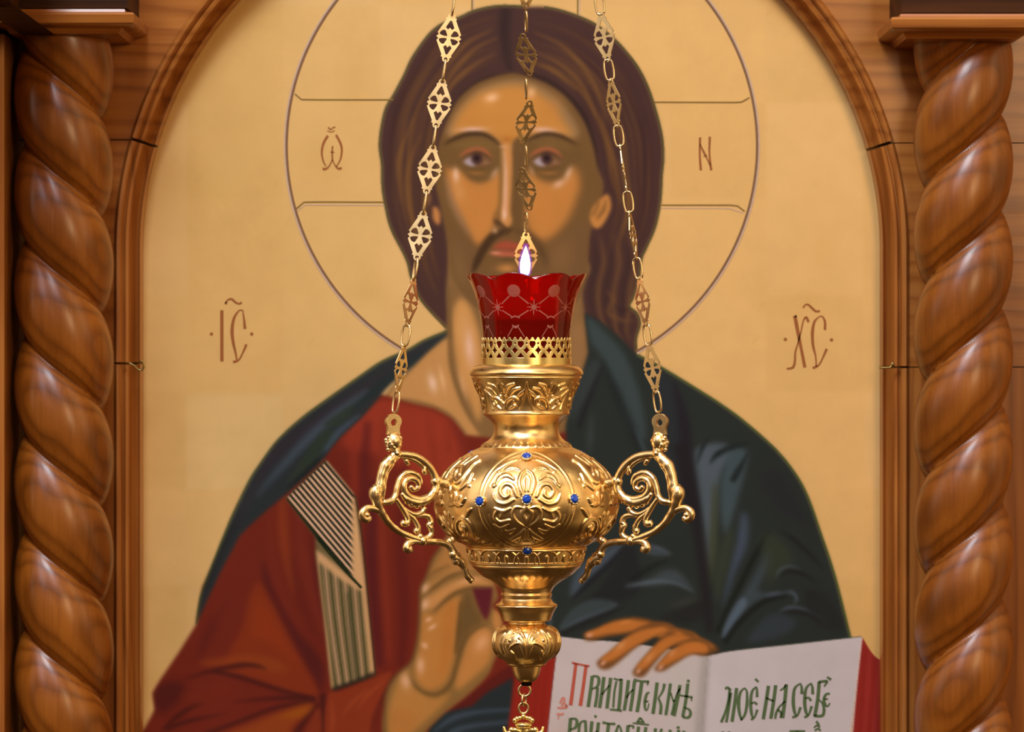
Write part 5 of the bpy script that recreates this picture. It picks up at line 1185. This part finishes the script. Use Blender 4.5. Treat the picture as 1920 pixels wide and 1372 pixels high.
m = M(); v1, na, nr = glass_wall(0); v2, _, _ = glass_wall(3.2)
n1 = len(v1)
f = [(j*na+k, j*na+(k+1) % na, (j+1)*na+(k+1) % na, (j+1)*na+k) for j in range(nr) for k in range(na)]
f += [(n1+j*na+k, n1+(j+1)*na+k, n1+(j+1)*na+(k+1) % na, n1+j*na+(k+1) % na) for j in range(nr) for k in range(na)]
f += [(nr*na+k, nr*na+(k+1) % na, n1+nr*na+(k+1) % na, n1+nr*na+k) for k in range(na)]
m.add(v1+v2, f)
m.add([v1[k] for k in range(na)], [tuple(range(na))[::-1]])
m.build('cup_wall', GLASS, glass)
# cut and frosted pattern on the outside
m = M()
def gp(u, y, off=.7):
    a = u/92.; r = glass_r(y)+off+(3.2*glass_rim(a)[1]-2.0)*max(0, min(1, (560-y)/40.))
    return Vector((axx+r*LS*math.sin(a), LY-r*LS*math.cos(a), zy(y)))
def cut(pts, w):
    p, o_ = outline(pts, w, 6); v = []
    for a, b in zip(p, o_): v += [gp(*(a+b)), gp(*(a-b))]
    m.add(v, [(2*i, 2*i+1, 2*i+3, 2*i+2) for i in range(len(p)-1)])
per = 92*2*PI/8
for k in range(8):
    uc = (k+.19+.5)*per-92*2*PI/8*1.0
    rings_ = [[gp(uc+r_*math.cos(a), 547+r_*1.0*math.sin(a), .7+.9*(1-(r_/11.5)**2)) for a in np.linspace(0, 2*PI, 20, endpoint=False)] for r_ in (11.5, 8, 4)]
    m.add(sum(rings_, []), [(i*20+q, i*20+(q+1) % 20, (i+1)*20+(q+1) % 20, (i+1)*20+q) for i in range(2) for q in range(20)]+[tuple(40+q for q in range(20))])
    us = uc+per/2
    for a, L in ((0, 13), (90, 15), (45, 11), (135, 11)):
        c_, s_ = math.cos(math.radians(a))*L, math.sin(math.radians(a))*L
        cut([(us-c_, 577-s_), (us, 577), (us+c_, 577+s_)], [.8, 3.2, .8])
    cut([(uc+8, 556), (us-10, 571)], 2.4); cut([(uc-8, 556), (uc-per/2+10, 571)], 2.4)
    cut([(us+10, 583), (us+per/2-6, 595)], 2.2); cut([(us-10, 583), (us-per/2+6, 595)], 2.2)
    cut([(uc-9, 597), (uc, 594), (uc+9, 597)], 2.6); cut([(uc-4, 612), (uc-18, 632)], 1.8); cut([(uc+4, 612), (uc+18, 632)], 1.8); cut([(uc-7, 610), (uc, 614), (uc+7, 610)], [2, 5, 2])
m.build('etched_pattern', FROST, glass)['label'] = 'frosted dots, stars and cut lines'
def disc(m, y, r, n=64):
    m.add([(axx+r*LS*math.sin(2*PI*k/n), LY-r*LS*math.cos(2*PI*k/n), zy(y)) for k in range(n)], [tuple(range(n))])
oil = M()
n_ = 64; v = []
for y in (600, 681): v += [(axx+(glass_r(y)-4.5)*LS*math.sin(2*PI*k/n_), LY-(glass_r(y)-4.5)*LS*math.cos(2*PI*k/n_), zy(y)) for k in range(n_)]
oil.add(v, [(k, (k+1) % n_, n_+(k+1) % n_, n_+k) for k in range(n_)]+[tuple(range(n_))[::-1], tuple(range(n_, 2*n_))])
tag(oil.build('lamp_oil', OIL, None, smooth=False, fix=True), 'amber lamp oil standing half-way up inside the ruby glass', 'oil')
wick = thing('wick_float', LP(LX, 606), 'dark wick float with a lit wick inside the red glass', 'wick')
m = M(); prof_ = [(597, 4), (597, 60), (599, 64), (607, 64), (609, 58), (609, 4)]
lathe('float_disc', prof_, DARK, wick, 64, curve=False)
lathe('wick_holder', [(597, 9), (560, 8), (530, 6.5), (522, 6), (522, 2)], GOLD_WIRE, wick, 32, curve=False)
M().tube([LP(LX-2, 526), LP(LX-3, 519), LP(LX-3, 514)], 2.4*LS, 8).build('wick', DARK, wick)
FXC = 984
m = M(); nf = 24; v = []; rows_ = [(517, 5.5), (512, 8.2), (505, 9.4), (497, 9.6), (488, 8.8), (480, 7.0), (472, 4.4), (466, 2.0), (461, .4)]
def flame_shell(grow, up=0):
    m = M(); v = []
    for i, (y, r) in enumerate(rows_):
        lean = (517-y)/56.*2
        for k in range(nf):
            a = 2*PI*k/nf; c_ = LP(FXC+lean, y-up*(517-y)/56.)
            v.append((c_.x+(r+grow)*LS*math.cos(a), LY+(r+grow)*LS*math.sin(a), c_.z))
    return m.add(v, [(j*nf+k, j*nf+(k+1) % nf, (j+1)*nf+(k+1) % nf, (j+1)*nf+k) for j in range(len(rows_)-1) for k in range(nf)]+[tuple(range(nf))[::-1], tuple((len(rows_)-1)*nf+k for k in range(nf))])
fl = flame_shell(0).build('flame', FLAME, wick); fl['label'] = 'white-hot pointed flame'
flame_shell(3.2, 4).build('lens_fringe', LENS_FRINGE, fl)['label'] = 'violet lens fringe added as a glowing shell around the flame'
l_ = bpy.data.lights.new('flame_light', 'POINT'); l_.energy = 1.5; l_.color = (1, .62, .28); l_.shadow_soft_size = .006
lo = bpy.data.objects.new('flame_light', l_); COL.objects.link(lo); lo.location = LP(FXC, 494)+Vector((0, 0, 0))
# ---------------------------------------------------------------- three chains of pierced plates and rings, and the pendant
APEX = Vector((axx, LY, zy(-935)))
def plate_outline():
    half = [(0, 47), (4.5, 45.5), (6.6, 42), (7, 37.5), (10, 36.5), (9, 33), (22, 7.5), (19, 4), (23.2, 0), (19, -4), (22, -7.5), (9, -33), (10, -36.5), (7, -37.5), (6.6, -42), (4.5, -45.5), (0, -47)]
    return half+[(-x, y) for x, y in half[-2:0:-1]]
def plate_holes():
    hs = [[(0, 32.5), (2, 31), (8, 18.5), (3.8, 14.5), (0, 18.5), (-3.8, 14.5), (-8, 18.5), (-2, 31)], [(0, -32.5), (-2, -31), (-8, -18.5), (-3.8, -14.5), (0, -18.5), (3.8, -14.5), (8, -18.5), (2, -31)]]
    pet = cr([(3.4, 2.4), (5.6, 8.6), (8.6, 13.2), (14.4, 11.6), (18.0, 5.2), (10.8, 2.3)], 3, True)
    for sx in (-1, 1):
        for sy in (-1, 1): hs.append([(sx*x, sy*y) for x, y in pet])
    for s_ in (-1, 1): hs.append([(3.4*math.cos(a), s_*40.8+3.4*math.sin(a)) for a in np.linspace(0, 2*PI, 12, endpoint=False)])
    return hs
m = M(); m.prism(plate_outline()[::-1], plate_holes(), lambda x, y, t: Vector((x*LS, t, y*LS)), 1.8*LS)
PLATE = m.build('chain_plate', GOLD_PLATE, None, fix=True); COL.objects.unlink(PLATE)
def ring_mesh(hw, hh, w, name):
    pts = []
    for a in np.linspace(0, 2*PI, 36, endpoint=False):
        c, s_ = math.cos(a), math.sin(a); off = (hh-hw)*(1 if s_ > 0 else -1) if abs(s_) > 1e-9 else 0
        pts.append(Vector((c*hw*LS, 0, (s_*hw+ (hh-hw)*max(-1, min(1, s_*1.6)))*LS)))
    o = M().tube(pts, w*LS, 8, True).build(name, GOLD_WIRE, None); COL.objects.unlink(o); return o
RING = ring_mesh(8.5, 19.5, 2.0, 'chain_ring')
def chain(name, start, s_first, ring_yaw, yaws, tilts, label, sc=1.0):
    """stations: distances (photo rows at the lamp) of plate centres above the eyelet"""
    root = thing('lamp_chain', start, label, 'chain', 'chains that carry the oil lamp')
    d = (APEX-start); L = d.length; d.normalize()
    up = d; side0 = Vector((1, 0, 0)); side0 = (side0-up*side0.dot(up)).normalized(); back = up.cross(side0)*-1
    def frame_(yaw, tilt=0, roll=0):
        a = math.radians(yaw); x = side0*math.cos(a)+back*math.sin(a); y = up.cross(x)*-1
        m3 = Matrix((x, -up.cross(x) if False else x.cross(up)*-1, up)).transposed()
        # columns: local x, y (normal), z (along the chain)
        m3 = Matrix((x, up.cross(x), up)).transposed()
        if tilt: m3 = m3 @ Matrix.Rotation(math.radians(tilt), 3, 'X')
        return m3
    def put(src, t, yaw, tilt=0, sc=1):
        o = src.copy(); COL.objects.link(o)
        o.matrix_world = Matrix.Translation(start+d*t) @ frame_(yaw, tilt).to_4x4()
        mw = o.matrix_world.copy(); o.parent = root; o.matrix_parent_inverse = Matrix.Translation(-root.location); o.matrix_basis = mw
        return o
    t = s_first; i = 0; step = 124.2*LS*sc
    put(RING, t-62*LS*sc, ring_yaw[0])
    while t < L-40*LS:
        put(PLATE, t, yaws[i] if i < len(yaws) else 20*math.sin(i*2.1), tilts[i] if i < len(tilts) else 0)
        put(RING, t+62*LS*sc, ring_yaw[i+1] if i+1 < len(ring_yaw) else 60*math.sin(i))
        t += step; i += 1
    return root
chain('left', HANG['left'], 99*LS, [50, 30, 70, 84, 84, 84, 84], [-62, -56, 6, 0, 0, -4], [0, 0, 0, 0, 0, 0], 'bright chain of pierced diamond plates rising from the left handle of the lamp')
chain('right', HANG['right'], 100*LS, [45, 40, 30, 10, 10, 10, 20], [48, 58, -72, -84, 56, 34], [0, 0, 0, 0, 0, 0], 'chain turning edge-on with open oval rings, rising from the right handle')
chain('back', HANG['back'], 321*LS-124.2*1.043*LS*2, [60, 60, 60, 70, 84, 84, 80], [0, 0, 0, 26, -24, 22, 0, 0], [0, 0, 2, 22, 22, 25, 22, 20, 20, 20, 20], 'darker chain hanging straight behind the flame to the hidden back handle', 1.043)
# pendant below the finial: rings and a small crowned cross
pend = thing('pendant_cross', LP(983, 1340), 'small ornate gold cross with a crown hanging by rings below the lamp', 'cross')
def ring_at(x, y, r, w, yaw, hh=None):
    hh = hh or r; a_ = math.radians(yaw); pts = []
    for a in np.linspace(0, 2*PI, 28, endpoint=False):
        c = LP(x, y); pts.append(c+Vector((math.cos(a)*r*LS*math.cos(a_), math.cos(a)*r*LS*math.sin(a_), math.sin(a)*hh*LS)))
    M().tube(pts, w*LS, 10, True).build('ring', GOLD_WIRE, pend)
ring_at(983.5, 1294, 11, 2.3, 0); ring_at(982.5, 1312, 7, 2.0, 60, 11); ring_at(981.5, 1327, 9, 2.2, 10, 10)
m = M()
for k in range(9):
    a = PI*k/8; x = 981.5-17*math.cos(a); y = 1352-7*math.sin(a)
    m.ball(LP(x, y)+Vector((0, 0, 0)), (3.4+1.6*math.sin(a*2)**2)*LS, 10, 7)
for dx, dy, r in ((-16, 1350, 5), (16, 1350, 5), (0, 1343, 5), (-8, 1346, 4), (8, 1346, 4), (0, 1338, 4)): m.ball(LP(981.5+dx, dy), r*LS, 10, 7)
m.tube([LP(981.5+14*math.cos(a), 1358)+Vector((0, 14*math.sin(a)*LS, 0)) for a in np.linspace(0, 2*PI, 30, endpoint=False)], 3*LS, 10, True)
m.tube([LP(981.5+11*math.cos(a), 1363)+Vector((0, 11*math.sin(a)*LS, 0)) for a in np.linspace(0, 2*PI, 30, endpoint=False)], 2.4*LS, 10, True)
m.build('crown', GOLD_BAND, pend)
m = M()
def bar(pts, w, n=6): m.tube([LP(*q) for q in cr(pts, n)], [x*LS for x in np.interp(np.linspace(0, 1, len(cr(pts, n))), np.linspace(0, 1, len(w)), w)], 10)
bar([(981.5, 1360), (981.5, 1400), (981.5, 1490)], [6, 5, 6])
for s_ in (-1, 1):
    bar([(981.5+s_*4, 1372), (981.5+s_*16, 1368), (981.5+s_*26, 1374), (981.5+s_*34, 1372), (981.5+s_*37, 1362)], [4, 5, 5, 4, 2.4]); m.ball(LP(981.5+s_*22, 1368), 6*LS)
    bar([(981.5, 1410), (981.5+s_*30, 1410), (981.5+s_*44, 1410)], [5, 5, 6]); bar([(981.5, 1440), (981.5+s_*24, 1444)], [4, 4])
    m.ball(LP(981.5+s_*46, 1410), 7*LS)
m.ball(LP(981.5, 1492), 8*LS)
m.build('cross_body', GOLD_BAND, pend)
# small wire hooks where the frame blocks meet
hk = M().tube([P(222, 680, FY-.006)]+[P(x, y, FY-.012) for x, y in cr([(244, 681), (252, 686), (258, 692), (264, 694), (270, 688), (268, 679), (264, 676)], 4)], .0011, 8).build('wire_hook', BRASS_HOOK, None)
tag(hk, 'small curled wire hook on the frame joint left of the IC letters', 'hook')
hk = M().tube([P(1686, 688, FY-.004)]+[P(x, y, FY-.012) for x, y in cr([(1676, 688), (1674, 680), (1670, 688), (1662, 689), (1652, 689), (1649, 688)], 4)], .0012, 8).build('wire_hook', BRASS_HOOK, None)
tag(hk, 'small dark wire hook on the frame joint right of the XC letters', 'hook')
